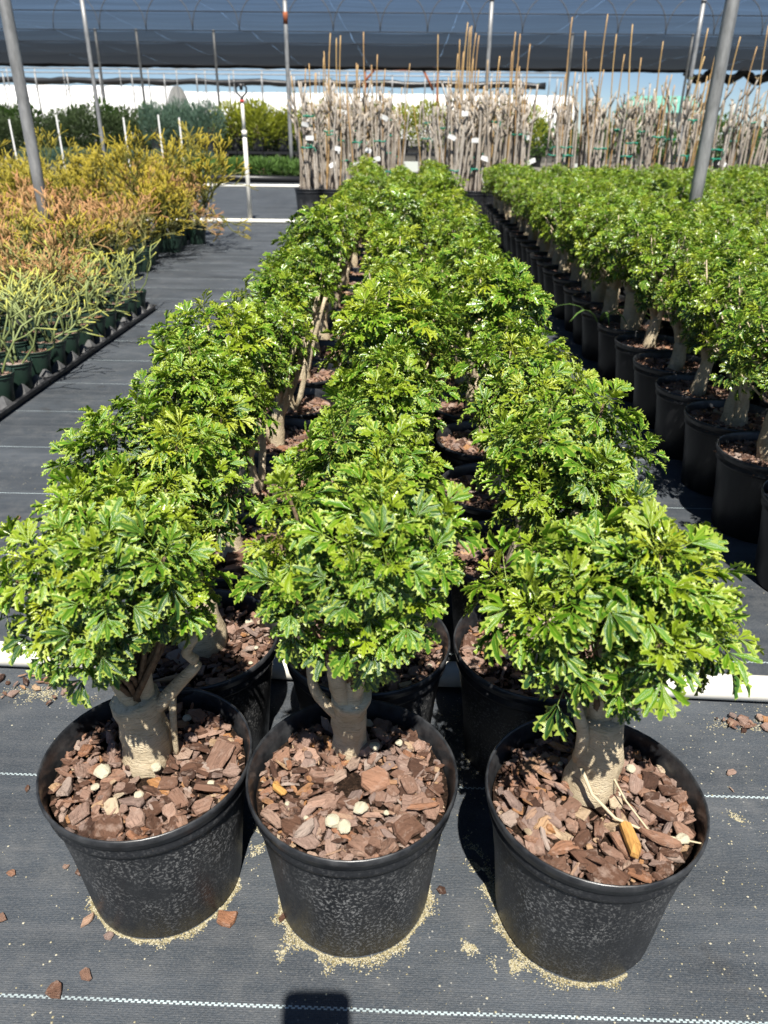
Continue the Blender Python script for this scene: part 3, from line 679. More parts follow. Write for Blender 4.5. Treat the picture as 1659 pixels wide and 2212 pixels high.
# ---------------------------------------------------------------- shade cloth roof on cables
CAB = [22.5, 27.0, 32.0, 36.2, 42.0, 48.0]
ROOF_Z = 4.0
BAY_FADE = [0.42, 0.31, 0.14, 0.05, 0.03]          # light fade painted into the cloth: each farther bay lets less sky through
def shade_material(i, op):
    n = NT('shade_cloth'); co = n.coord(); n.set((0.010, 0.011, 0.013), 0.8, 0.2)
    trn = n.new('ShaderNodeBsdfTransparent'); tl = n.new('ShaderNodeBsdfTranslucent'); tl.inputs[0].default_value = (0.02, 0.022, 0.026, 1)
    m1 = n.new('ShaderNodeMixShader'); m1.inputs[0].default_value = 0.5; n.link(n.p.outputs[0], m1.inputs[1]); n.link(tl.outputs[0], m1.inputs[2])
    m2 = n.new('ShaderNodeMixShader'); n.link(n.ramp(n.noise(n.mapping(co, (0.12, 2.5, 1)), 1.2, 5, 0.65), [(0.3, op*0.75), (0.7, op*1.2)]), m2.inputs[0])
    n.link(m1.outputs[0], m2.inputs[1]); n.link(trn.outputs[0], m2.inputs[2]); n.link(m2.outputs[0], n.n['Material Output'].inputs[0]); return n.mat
def roof():
    root = empty('shade_roof', (0, 35, 0)); r = random.Random(3)
    seams = [-31.2, -27.55, -23.93, -20.3, -16.69, -13.07, -9.45, -5.83, -2.23, 1.40, 5.06, 8.7, 12.3, 16.0, 19.6, 23.2]
    for i in range(len(CAB)-1):
        a, b = CAB[i], CAB[i+1]; mt = shade_material(i, BAY_FADE[i])
        for j in range(len(seams)-1):
            mb = MB(); nx, ny = 8, 8; V = []
            for iy in range(ny+1):
                f = iy/ny; y = a+(b-a)*f
                for ix in range(nx+1):
                    g = 0.022*max(0, mnoise.noise(Vector((y*0.9, j*7.7, 0)))+0.15)
                    x = seams[j]+g+(seams[j+1]-seams[j]-2*g)*ix/nx
                    sag = 0.10*4*f*(1-f)*(0.9+0.3*mnoise.noise(Vector((x*0.22, i*3.1, 0))))
                    V.append((x, y-35, ROOF_Z-0.012-sag-0.05*math.sin(math.pi*ix/nx)))
            mb.add(V, [(iy*(nx+1)+ix, iy*(nx+1)+ix+1, (iy+1)*(nx+1)+ix+1, (iy+1)*(nx+1)+ix) for iy in range(ny) for ix in range(nx)])
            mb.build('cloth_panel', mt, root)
    for y in CAB[:-1]:
        mb = MB(); mb.tube([(seams[0]+(seams[-1]-seams[0])*t/8, y-35, ROOF_Z) for t in range(9)], 0.014, 6); mb.build('cable', M['black'], root)
    mb = MB(); k = 110; p, q = Vector((seams[0], CAB[-1]-35, ROOF_Z-0.10)), Vector((15.2, CAB[-1]-35, ROOF_Z-0.10))
    mb.tube([p.lerp(q, t/k)+Vector((0, 0, 0.02*r.uniform(-1, 1))) for t in range(k+1)], [0.10*r.uniform(0.8, 1.15) for t in range(k+1)], 8); mb.build('bunched_edge', M['black'], root)
    mb = MB(); k = 40; p, q = Vector((15.2, CAB[-1]-35, ROOF_Z-0.12)), Vector((22.0, CAB[-1]-36, ROOF_Z-0.12))
    mb.tube([p.lerp(q, t/k)+Vector((0, 0, -0.38*abs(math.sin(t*0.35))+0.04*r.uniform(-1, 1))) for t in range(k+1)], [0.24*r.uniform(0.7, 1.2) for t in range(k+1)], 9); mb.build('bunched_edge', M['black'], root)
    tag(root, 'black translucent shade cloth stretched over cables overhead', 'shade cloth'); return root
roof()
for (qx, l) in ((209, 'thin pole under the shade cloth above the dark hedge'), (463, 'thin pole under the shade cloth behind the sprinkler riser'), (1235, 'thin pole under the shade cloth behind the mixed canes'), (297, 'thin pole between the hedge poles holding the shade cloth'), (1494, 'thin pole under the shade cloth above the teal roof')):
    post(aty(qx, 95, 32).x, 32.0, 3.98, l, 0.045)
# hoop frames standing over the cloth, seen dimly through it
for i in range(17):
    x = -12.3+1.72*i; root = empty('roof_hoop', (x, 32.0, 0)); mb = MB()
    k = 14; mb.tube([(0.86*math.cos(math.pi*t/k), 0.0, ROOF_Z+0.0+1.15*math.sin(math.pi*t/k)) for t in range(k+1)], 0.016, 6)
    mb.build('hoop', M['galv'], root)
    tag(root, 'thin pipe hoop arching above the shade cloth, seen dimly through it', 'hoop', 'pipe hoops above the shade cloth')

# ---------------------------------------------------------------- pencil cactus plants on the left
def stick_plant(seed, hgt, spread, levels, nbase, seg_r, splits=(2, 3), droop=0.0, sides=4, up=0.22, ang=(0.3, 0.75)):
    r = random.Random(seed); mb = MB()
    def grow(p, d, L, rad, lev):
        k = d.orthogonal()
        w = Vector((r.uniform(-1, 1), r.uniform(-1, 1), r.uniform(-.3, .3)))*L*0.17
        e = p+d*L; e.z += -droop*L*(lev/levels); t0 = lev/levels; t1 = (lev+1)/levels
        mb.tube([p, p.lerp(e, 0.5)+w, e], [rad, rad*0.93, rad*0.85], sides, [t0, (t0+t1)/2, t1], cap=(lev == levels-1))
        if lev+1 < levels:
            for q in range(r.choice(splits)):
                a = Vector((r.gauss(0, 1), r.gauss(0, 1), r.gauss(0, 1))); a = (a-d*a.dot(d)).normalized()
                nd = (d*math.cos(0.5)+a*math.sin(r.uniform(*ang))+Vector((0, 0, up))).normalized()
                grow(e, nd, L*r.uniform(0.72, 1.0), rad*0.85, lev+1)
    L0 = hgt/(levels*0.72)
    for i in range(nbase):
        q = r.uniform(0, 6.28); f = r.random()
        grow(Vector((math.cos(q)*0.02*f, math.sin(q)*0.02*f, 0)), Vector((math.cos(q)*spread*f, math.sin(q)*spread*f, 1)).normalized(), L0*r.uniform(0.7, 1.15), seg_r, 0)
    return mb
PSM = [stick_plant(300+i, 0.20, 1.1, 3, 3+i % 2, 0.0034, (2, 3), 0.2, 4, 0.08, (0.35, 0.9)).mesh('stems', M['pg']) for i in range(6)]
PMD = [stick_plant(320+i, 0.34, 1.2, 4, 6, 0.0044, (2, 3), 0.12, 4, 0.1, (0.35, 0.9)).mesh('stems', M['po']) for i in range(6)]
PMY = [stick_plant(335+i, 0.32, 1.0, 4, 6, 0.0044, (2, 3), 0.1, 4, 0.15, (0.35, 0.85)).mesh('stems', M['py']) for i in range(3)]
PTL = [stick_plant(340+i, 0.66, 1.5, 6, 9, 0.0068, (2, 2, 3), 0.06, 4, 0.14, (0.3, 0.85)).mesh('stems', M['py']) for i in range(5)]
PTO = [stick_plant(360+i, 0.62, 1.5, 6, 9, 0.0064, (2, 2, 3), 0.06, 4, 0.14, (0.3, 0.85)).mesh('stems', M['po']) for i in range(3)]
def green_soil():
    mb = MB(); n = 16; V = [(0, 0, 0.088)]+[(0.0495*math.cos(2*math.pi*j/n), 0.0495*math.sin(2*math.pi*j/n), 0.084) for j in range(n)]
    mb.add(V, [(0, 1+j, 1+(j+1) % n) for j in range(n)], 0)
    r = random.Random(2)
    for (x, y) in bed_points(r, 50, 0.045, 0.0): bake(mb, r.choice(chips), chip_matrix(r, x, y, 0.088, r.uniform(0.007, 0.015)), r.random())
    return mb.mesh('soil', M['barkf'], smooth=False)
GSOIL = green_soil()
def pencil_pot(x, y, z, stems, s, rz, label, group, pots=1.0):
    root = empty('pencil_cactus', (x, y, z), 0); p = inst('pot', GPOT, root); inst('rim', GRIM, p); 
    p.scale = (pots, pots, pots); so = inst('soil', GSOIL, root); so.scale = (pots, pots, pots)
    o = inst('stems', stems, root, Matrix.Translation((0, 0, 0.08*pots)) @ Matrix.Rotation(rz, 4, 'Z') @ Matrix.Diagonal((s, s, s, 1)))
    tag(root, label, 'potted plant', group); return root
# carrying tray 3 x 3, with fins between the pots on its edge
def tray_mesh():
    mb = MB(); S = 0.40
    mb.box((0, 0, 0.006), (S, S, 0.004))
    for a in (-1, 1):
        mb.box((a*(S/2-0.002), 0, 0.014), (0.004, S, 0.020)); mb.box((0, a*(S/2-0.002), 0.014), (S-0.008, 0.004, 0.020))
        mb.box((a*(S/2+0.004), 0, 0.0235), (0.012, S+0.02, 0.003)); mb.box((0, a*(S/2+0.004), 0.0238), (S-0.006, 0.012, 0.003))
    fin = MB(); w = 0.026
    fin.add([(-w, -w, 0.008), (w, -w, 0.008), (w, w, 0.008), (-w, w, 0.008), (-.004, -.004, 0.046), (.004, -.004, 0.046), (.004, .004, 0.046), (-.004, .004, 0.046)],
            [(0, 1, 5, 4), (1, 2, 6, 5), (2, 3, 7, 6), (3, 0, 4, 7), (4, 5, 6, 7), (3, 2, 1, 0)])
    return mb.mesh('base', M['tray'], False), fin.mesh('fin', M['fin'], False)
TRAY, FINS = tray_mesh()
rr = random.Random(77)
GS = 'small pencil cactus pots in the black trays'; GO = 'orange pencil cactus plants behind the trays'
for k in range(5):
    for j in range(8):
        tx, ty = -1.25-0.21-0.415*k, 3.77-0.21-0.415*j
        if not any(in_frame((tx+a, ty+b, 0.15), 60, 60) for a in (-.2, .2) for b in (-.2, .2)): continue
        t = empty('plant_tray', (tx, ty, 0), 0); inst('base', TRAY, t)
        for i in range(4):
            for q in range(4):
                fx, fy = (max(-.172, min(.172, (v-1.5)*0.1315)) for v in (i, q))
                if (i == 3 or k > 0): inst('fin', FINS, t, Matrix.Translation((fx, fy, 0)))
        tag(t, 'black plastic carrying tray of green pots beside the walkway', 'tray', 'black trays of pencil cactus')
        for a in range(3):
            for b in range(3):
                x, y = tx+(a-1)*0.1315, ty+(b-1)*0.1315
                if not in_frame((x, y, 0.2), 50, 50): continue
                if k == 0 and a > 0: pencil_pot(x, y, 0.009, rr.choice(PSM), rr.uniform(0.8, 1.35), rr.uniform(0, 6.28), 'small silvery green pencil cactus in a dark green pot, in the trays along the walkway', GS)
                elif rr.random() < 0.8:
                    st = rr.choice(PMD) if rr.random() < 0.62 else (rr.choice(PSM) if rr.random() < 0.7 else rr.choice(PMY))
                    pencil_pot(x, y, 0.009, st, rr.uniform(0.7, 1.1)*(1.2 if st in PSM else 0.85), rr.uniform(0, 6.28), 'bushy orange-tipped pencil cactus in a tray set back from the walkway', 'pencil cactus in the trays set back from the walkway')
y = 3.95
while y < 6.8:
    x = (-1.70 if y < 5.3 else -1.80)+rr.uniform(-.03, .03)
    while x > -4.6:
        if in_frame((x, y, 0.3), 60, 60) and math.hypot(x+2.035, y-4.4) > 0.10:
            tall = y > 5.3
            if not tall:
                st = rr.choice(PMD) if rr.random() < 0.75 else rr.choice(PMY)
                pencil_pot(x, y, 0.0, st, rr.uniform(0.85, 1.2), rr.uniform(0, 6.28), 'orange pencil cactus bush standing around the round post', GO, 1.3)
            else:
                st = rr.choice(PTL) if rr.random() < 0.7 else rr.choice(PTO)
                pencil_pot(x, y, 0.0, st, (rr.uniform(0.62, 0.98)*(1.0 if y > 6 else 0.9) if x < -1.9 else rr.uniform(0.86, 0.98)), rr.uniform(0, 6.28), 'tall yellow-green pencil cactus shrub behind the orange ones', 'tall yellow pencil cactus shrubs', 1.35)
        x -= 0.235 if y < 5.3 else 0.36
    y += 0.235 if y < 5.3 else 0.36
pencil_pot(-1.66, 6.18, 0.0, PTL[1], 1.12, 0.8, 'biggest yellow-green pencil cactus shrub, at the walkway corner before the white pipe', 'tall yellow pencil cactus shrubs', 1.5)
pencil_pot(-1.72, 5.72, 0.0, PTO[0], 0.72, 2.0, 'orange-brown pencil cactus bush beside the biggest yellow-green shrub', 'tall yellow pencil cactus shrubs', 1.35)
# white plant labels among the shrubs
for (qx, qy, Y) in ((22, 272, 6.9), (123, 262, 6.9), (268, 268, 6.9), (343, 262, 7.0), (388, 268, 7.0)):
    p = aty(qx, qy, Y); root = MB(); root.box((0, 0, -0.45), (0.014, 0.003, 1.0-0.0)); o = root.build('plant_label', M['tagw'], smooth=False)
    o.location = (p.x, p.y, p.z); tag(o, 'white plastic plant label stake sticking up among the tall pencil shrubs', 'plant label', 'label stakes among the pencil shrubs')

# ---------------------------------------------------------------- bare canes with bamboo stakes
def cane_mesh(seed, hgt):
    r = random.Random(seed); mb = MB(); k = 12; sx, sy = r.uniform(-.05, .05), r.uniform(-.05, .05); ph = r.uniform(0, 6)
    path = [Vector((sx*math.sin(t/k*2.5+ph)*0.7-sx*math.sin(ph)*0.7, sy*math.sin(t/k*3.1+ph)*0.7-sy*math.sin(ph)*0.7, hgt*t/k)) for t in range(k+1)]
    rad = [0.0125*(1-0.25*t/k)*(1+0.10*math.sin(t*2.3+ph)) for t in range(k+1)]
    mb.tube(path, rad, 7)
    tips = [path[-1]]
    for q in range(r.choice((1, 2, 3, 3))):
        i = r.choice((7, 8, 9, 10, 11)); a = r.uniform(0, 6.28); p = path[i]; L = r.uniform(0.06, 0.20)
        e = p+Vector((math.cos(a)*0.55, math.sin(a)*0.55, 1)).normalized()*L; mb.tube([p, p.lerp(e, 0.5)+Vector((math.cos(a), math.sin(a), 0))*0.012, e], [0.009, 0.0085, 0.008], 6); tips.append(e)
    mb.cm = 1
    for e in tips:
        for q in range(r.choice((2, 4, 6))):
            a = r.uniform(0, 6.28); d = Vector((math.cos(a)*0.7, math.sin(a)*0.7, r.uniform(0.2, 1))).normalized(); L = r.uniform(0.018, 0.055); w = d.orthogonal().normalized()*0.005
            mb.add([e-w, e+w, e+d*L], [(0, 1, 2)])
    return mb.mesh('cane', [M['cane'], M['tuft']])
CANES = [cane_mesh(400+i, random.Random(i).uniform(0.76, 1.0)) for i in range(12)]
SHORT = [cane_mesh(430+i, random.Random(i).uniform(0.55, 0.78)) for i in range(4)]
def stake_mesh(seed, hgt):
    r = random.Random(seed); mb = MB(); k = 16; pts = [Vector((0.012*math.sin(t*0.35), 0.008*math.sin(t*0.5), hgt*t/k)) for t in range(k+1)]
    mb.tube(pts, [0.0068*(1.22 if t % 3 == 0 else 1.0)*(1-0.25*t/k) for t in range(k+1)], 6); return mb.mesh('bamboo_stake', M['bamboo'])
STAKES = [stake_mesh(i, h) for i, h in enumerate((1.15, 1.3, 1.42, 1.6))]
mb = MB(); mb.tube([(0.06*math.cos(a*0.5236), 0.045*math.sin(a*0.5236), 0.006*math.sin(a*2)) for a in range(13)], 0.007, 5, cap=False); mb.tube([(0.055, -0.01, 0), (0.075, -0.02, -0.02), (0.07, -0.025, -0.06)], 0.004, 4)
TAPE = mb.mesh('green_tie', M['tape'])
mb = MB(); mb.add([(-.045*1, 0, -.02), (.045, 0.004, -.022), (.05, 0.006, .02), (0.02, 0.0, .03), (-.045, 0, .022), (-.045, .003, -.02), (.045, .007, -.022), (.05, .009, .02), (.02, .003, .03), (-.045, .003, .022)],
                  [(0, 1, 2, 3, 4), (9, 8, 7, 6, 5), (0, 5, 6, 1), (1, 6, 7, 2), (2, 7, 8, 3), (3, 8, 9, 4), (4, 9, 5, 0)])
TAGM = mb.mesh('white_label', M['tagw'], False)
def cane_soil():
    mb = MB(); n = 20; mb.add([(0, 0, 0.235)]+[(0.142*math.cos(2*math.pi*j/n), 0.142*math.sin(2*math.pi*j/n), 0.232) for j in range(n)], [(0, 1+j, 1+(j+1) % n) for j in range(n)], 0)
    r = random.Random(2)
    for (x, y) in bed_points(r, 140, 0.132, 0.0): bake(mb, r.choice(chips), chip_matrix(r, x, y, 0.238, r.uniform(0.015, 0.03)), r.random())
    return mb.mesh('soil', M['barkf'], smooth=False)
CSOIL = cane_soil()
rr = random.Random(123)
def cane_clump(x, y, label, group, ncane, nstake, tags, hs=1.0, short=False):
    root = empty('potted_canes', (x, y, 0)); p = inst('pot', CPOT, root); inst('rim', CRIM, p); inst('soil', CSOIL, root)
    for i in range(ncane):
        a = rr.uniform(0, 6.28); d = 0.115*math.sqrt(rr.random()); s = hs*rr.uniform(0.86, 1.1); lx = rr.gauss(0, 0.05); ly = rr.gauss(0, 0.05)
        inst('cane', rr.choice(SHORT if short else CANES), root, Matrix.Translation((d*math.cos(a), d*math.sin(a), 0.21)) @ Matrix.Rotation(lx, 4, 'X') @ Matrix.Rotation(ly, 4, 'Y') @ Matrix.Rotation(rr.uniform(0, 6.28), 4, 'Z') @ Matrix.Diagonal((1, 1, s, 1)))
    for i in range(nstake):
        a = rr.uniform(0, 6.28); d = 0.11*math.sqrt(rr.random()); s = rr.uniform(0.9, 1.06)
        inst('bamboo_stake', rr.choice(STAKES), root, Matrix.Translation((d*math.cos(a), d*math.sin(a), 0.18)) @ Matrix.Rotation(rr.gauss(0, 0.045), 4, 'X') @ Matrix.Rotation(rr.gauss(0, 0.045), 4, 'Y') @ Matrix.Diagonal((1, 1, s, 1)))
    for i in range(rr.choice((1, 2, 2))):
        inst('green_tie', TAPE, root, Matrix.Translation((rr.uniform(-.05, .05), rr.uniform(-.07, .02), rr.uniform(0.4, 0.95))) @ Matrix.Rotation(rr.uniform(0, 6.28), 4, 'Z') @ Matrix.Diagonal((1.1, 1.1, 1, 1)))
    for i in range(tags):
        inst('white_label', TAGM, root, Matrix.Translation((rr.uniform(-.11, .11), -rr.uniform(0.06, 0.14), rr.uniform(0.32, 1.0))) @ Matrix.Rotation(rr.uniform(-.5, .5), 4, 'Y') @ Matrix.Rotation(rr.uniform(-.6, .6), 4, 'Z') @ Matrix.Diagonal((0.9, 1, 0.9, 1)))
    tag(root, label, 'potted plant', group); return root
for ix in range(4):
    for iy in range(4):
        cane_clump(-1.02+0.25*ix+rr.uniform(-.02, .02), 8.5+0.33*iy+rr.uniform(-.02, .02), 'bare canes beside the sprinkler walkway, %s column from the riser, %s row from the aralias' % (ORD[ix], ORD[iy]), 'bare canes beside the sprinkler walkway', 9 if iy < 2 else 7, 1 if rr.random() < 0.75 else 2, 2 if iy == 0 else (1 if iy < 3 else 0), 1.0)
for ix in range(4):
    for iy in range(4):
        cane_clump(0.44+0.24*ix+rr.uniform(-.02, .02), 8.5+0.33*iy+rr.uniform(-.02, .02), 'bare canes behind the three-column block, %s column from the gap, %s row from the aralias' % (ORD[ix], ORD[iy]), 'bare canes behind the three-column block', 9 if iy < 2 else 7, rr.choice((1, 2)), 2 if iy == 0 else (1 if iy < 3 else 0), 1.0)
for (x, y) in ((-0.17, 11.4), (0.24, 11.9)):
    cane_clump(x, y, 'pot of bare canes standing alone in the gap between the two cane groups', 'bare canes in the gap', 6, 1, 0, 0.95)
for ix in range(13):
    for iy in range(2):
        x = 1.66+0.31*ix+rr.uniform(-.03, .03); y = 8.75+0.42*iy+rr.uniform(-.04, .04)
        sh = 6 <= ix <= 7 and rr.random() < 0.8
        cane_clump(x, y, 'tape-tied bare canes behind the dense block, %s column from the gap, %s row' % (ORD[ix], ORD[iy]), 'bare canes behind the long dense block', rr.choice((5, 7, 8)), rr.choice((1, 2, 2)), 0 if rr.random() < 0.7 else 1, 1.05 if not sh else 1.0, sh)

# ---------------------------------------------------------------- far beds
def bush_mesh(name, seed, rx, ry, h, n, leaf, mat, upright=0.4, blade=0.35):
    r = random.Random(seed); mb = MB(); bumps = [(Vector((r.gauss(0, 1), r.gauss(0, 1), r.gauss(0, .6))).normalized(), r.uniform(-.25, .35)) for _ in range(6)]
    for i in range(n):
        o = Vector((r.gauss(0, 1), r.gauss(0, 1), r.gauss(0.15, 1))).normalized(); k = (r.random()**0.35)*(1+sum(w*max(0, o.dot(b))**2 for b, w in bumps))
        p = Vector((o.x*rx*k, o.y*ry*k, h*0.5+o.z*h*0.5*k)); p.z = max(0.02, p.z)
        d = (o+Vector((r.gauss(0, .5), r.gauss(0, .5), upright+r.gauss(0, .4)))).normalized(); w = d.cross(Vector((r.gauss(0, 1), r.gauss(0, 1), r.gauss(0, 1)))).normalized()*leaf*blade*0.5; L = leaf*r.uniform(.7, 1.3)
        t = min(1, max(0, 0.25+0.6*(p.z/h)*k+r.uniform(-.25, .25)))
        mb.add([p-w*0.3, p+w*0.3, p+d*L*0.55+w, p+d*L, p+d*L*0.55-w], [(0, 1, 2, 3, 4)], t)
    return mb.mesh(name, mat)
def trunk_small(h):
    mb = MB()
    for q in range(4): mb.tube([(0, 0, 0), (0.05*math.cos(q*1.6), 0.05*math.sin(q*1.6), h*0.4), (0.14*math.cos(q*1.6), 0.14*math.sin(q*1.6), h*0.75)], [0.012, 0.009, 0.005], 5)
    return mb.mesh('stem', M['twig'])
STM = trunk_small(0.8)
BM = {'dark': [bush_mesh('crown', 500+i, 0.45, 0.45, 1.25, 1500, 0.09, M['f_dark'], 0.6) for i in range(3)],
      'green': [bush_mesh('crown', 510+i, 0.55, 0.5, 1.5, 1100, 0.16, M['f_green'], 0.7) for i in range(3)],
      'yellow': [bush_mesh('crown', 520+i, 0.42, 0.42, 0.85, 1100, 0.10, M['f_yellow'], 0.9, 0.25) for i in range(3)],
      'blue': [bush_mesh('crown', 530+i, 0.42, 0.42, 0.95, 1400, 0.10, M['f_blue'], 1.2, 0.15) for i in range(2)],
      'low': [bush_mesh('crown', 540+i, 0.20, 0.20, 0.20, 420, 0.07, M['f_green'], 1.0, 0.3) for i in range(3)]}
rb = random.Random(6)
def bush(kind, x, y, s, label, group, z=0.0, potted=True, sz=None):
    root = empty('potted_shrub', (x, y, z)); tag(root, label, 'shrub', group)
    if potted: p = inst('pot', CPOT, root); inst('rim', CRIM, p)
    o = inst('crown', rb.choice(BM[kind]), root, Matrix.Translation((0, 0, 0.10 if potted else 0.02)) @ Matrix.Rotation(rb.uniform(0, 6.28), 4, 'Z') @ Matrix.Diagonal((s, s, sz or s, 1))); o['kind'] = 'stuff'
    inst('stem', STM, root, Matrix.Translation((0, 0, 0.15 if potted else 0)) @ Matrix.Diagonal((s*0.8, s*0.8, s*(0.6 if potted else 0.2), 1)))
    return root
for i in range(26):
    bush('dark', -11.8+0.44*i, 20.5+rb.uniform(-.3, .3), rb.uniform(0.72, 0.92), 'dark green upright shrub in the far hedge row', 'dark shrubs in the far row')
for i in range(20):
    bush('green', -17.6+0.72*i, 26+rb.uniform(-.5, .5), rb.uniform(0.72, 0.95), 'leafy bright green shrub behind the dark hedge row', 'leafy green shrubs behind the dark row')
for i in range(13):
    bush('yellow', -4.2+0.58*i, 20.0+rb.uniform(-.2, .2), rb.uniform(0.95, 1.15), 'yellow-green shrub on the black crates', 'yellow-green shrubs on the black crates', z=0.34)
for i in range(4):
    bush('blue', -5.9+0.42*i, 19.4+rb.uniform(-.2, .2), rb.uniform(0.95, 1.1), 'fine-leaved blue-green shrub next to the yellow-green row', 'blue-green shrubs', z=0.30)
for i in range(14):
    bush('green', 3.4+0.8*i, 22+rb.uniform(-.4, .4), rb.uniform(0.6, 0.8), 'bushy green shrub behind the staked canes', 'green shrubs behind the staked canes')
for i in range(12):
    bush('blue', -6.4+0.32*i-1.2, 16.3+rb.uniform(-.2, .2), 0.6, 'low blue-green plant in the flat bed behind the pencil shrubs', 'low blue-green plants', potted=False, sz=0.45)
for i in range(7):
    for j in range(4):
        bush('low', -3.9+0.34*i-0.10*j, 14.2+0.42*j, rb.uniform(0.9, 1.2), 'low leafy green plant in the black-edged tray bed', 'low leafy plants in the tray bed', z=0.06, potted=False)
tb = empty('tray_bed', (-3.0, 14.8, 0)); mb = MB(); mb.box((0, 0, 0.03), (2.9, 1.9, 0.06)); mb.build('liner', M['black'], tb, False)
for a in (-1, 1):
    mb = MB(); mb.tube([(-1.5, a*0.98, 0.05), (0, a*0.99, 0.07), (1.5, a*0.98, 0.05)], 0.05, 8); mb.build('rolled_edge', M['black'], tb)
tag(tb, 'black-edged tray bed holding low leafy plants', 'tray bed')
for i in range(12):
    cr = empty('black_crate', (-4.4+0.62*i, 19.9, 0)); mb = MB(); mb.box((0, 0, 0.31), (0.60, 0.7, 0.05)); mb.box((0, 0, 0.12), (0.60, 0.66, 0.04)); mb.build('shelf', M['black'], cr, False)
    for a in (-1, 1):
        for b in (-1, 1):
            mb = MB(); mb.box((a*0.27, b*0.29, 0.145), (0.05, 0.05, 0.29)); mb.build('leg', M['tray'], cr, False)
    tag(cr, 'black plastic bench crate under the yellow-green shrubs', 'crate', 'black crates in the far row')
bl = MB(); 
for i in range(5):
    b = MB(); b.box((0, 0, 0.1), (0.40, 0.2, 0.2)); o = b.build('concrete_block', M['pale'], smooth=False); o.location = (-3.7+1.9*i, 18.6, -0.01); tag(o, 'pale concrete block on the ground below the black crates', 'block', 'concrete blocks below the crates')

# white hoop greenhouses
def greenhouse(x0, x1, y, rad, hgt, label):
    root = empty('greenhouse', ((x0+x1)/2, y, 0)); L = (x1-x0)/2; mb = MB(); k = 14; prof = [(rad*math.cos(math.pi*t/k), hgt*(math.sin(math.pi*t/k)**0.75)) for t in range(k+1)]
    nx = 16; V = [(-L+2*L*i/nx, p[0], p[1]*(1-0.012*(i % 2))) for i in range(nx+1) for p in prof]
    F = [(i*(k+1)+j, (i+1)*(k+1)+j, (i+1)*(k+1)+j+1, i*(k+1)+j+1) for i in range(nx) for j in range(k)]+[tuple(range(k, -1, -1)), tuple(nx*(k+1)+j for j in range(k+1))]
    mb.add(V, F); mb.build('film_cover', M['film'], root)
    for i in range(nx+1):
        mb = MB(); mb.tube([(-L+2*L*i/nx, p[0]*1.004, p[1]*1.004+0.01) for p in prof], 0.03, 5); mb.build('hoop', M['galv'], root)
    tag(root, label, 'greenhouse'); return root
def zpx(y, Y, x=829): return aty(x, y, Y).z
greenhouse(-75, aty(385, 210, 82).x, 82, 4.6, zpx(184, 82, 200), 'long white film greenhouse tunnel with a rounded end')
greenhouse(aty(395, 210, 92).x, aty(1230, 210, 92).x, 92, 4.6, zpx(198, 92, 500), 'lower white film greenhouse tunnel behind the bare canes')
zb, za = zpx(160, 56, 500), zpx(151, 64, 500)
for iy, Y in enumerate((56.0, 64.0)):
    for i in range(26):
        x = -42+2.15*i+iy*0.8
        post(x, Y, za if iy else zb, 'thin post of the far open shade frame', 0.045, 'posts of the far shade frame')
for (Y, z, rad, lab) in ((56.0, zb, 0.035, 'lower horizontal pipe of the far shade frame'), (64.0, za, 0.04, 'upper horizontal pipe of the far shade frame')):
    pipe((-46, Y, z), (aty(1230, 150, Y).x, Y, z), rad, lab, 'frame_pipe', 'galv', 8)
mb = MB(); rq = random.Random(9); k = 90; xr = aty(1180, 178, 64).x; z0 = (zpx(172, 64, 500)+zpx(183, 64, 500))/2
mb.tube([(-50+(xr+50)*t/k, 0, 0.05*math.sin(t*0.9)) for t in range(k+1)], [0.22*rq.uniform(0.85, 1.2) for t in range(k+1)], 8); o = mb.build('rolled_shade_cloth', M['black']); o.location = (0, 64.2, z0); tag(o, 'rolled black shade cloth hung along the far frame', 'shade cloth')
RY = 52
rf = empty('rusty_frame', (0, RY, 0))
xa, xb = aty(785, 150, RY).x, aty(950, 150, RY).x; zt = zpx(148, RY, 868)
mb = MB(); mb.box(((xa+xb)/2, 0, zt), (xb-xa, 0.2, 0.22)); mb.build('beam', M['rust'], rf, False)
for (qa, qb) in (((808, 152), (780, 185)), ((915, 152), (935, 195))):
    a, b = aty(*qa, RY), aty(*qb, RY); mb = MB(); mb.tube([(a.x, 0, a.z), (b.x, 0, b.z)], 0.07, 6); mb.build('brace', M['rust'], rf)
for x in (xa+0.1, xb-0.1):
    mb = MB(); mb.tube([(x, 0, 0), (x, 0, zt)], 0.06, 8); mb.build('upright', M['rust'], rf)
tag(rf, 'rusty red steel frame with diagonal braces far behind the canes', 'steel frame')
b0 = aty(1425, 240, 60); hb = empty('small_building', (b0.x, 60, 0)); zt = aty(1430, 207, 60).z; w = 5.0
mb = MB(); mb.box((0, 0, zt*0.33), (w, 4, zt*0.66)); mb.build('wall', M['pale'], hb, False)
mb = MB(); mb.add([(-w/2-.3, -2.3, zt*0.66), (w/2+.3, -2.3, zt*0.66), (w/2+.3, 2.3, zt*0.66), (-w/2-.3, 2.3, zt*0.66), (-w/2+.5, 0, zt), (w/2-.5, 0, zt)], [(0, 1, 5, 4), (2, 3, 4, 5), (1, 2, 5), (3, 0, 4), (3, 2, 1, 0)]); mb.build('roof', M['teal'], hb, False)
tag(hb, 'small far building with a teal green roof behind the staked canes', 'building')

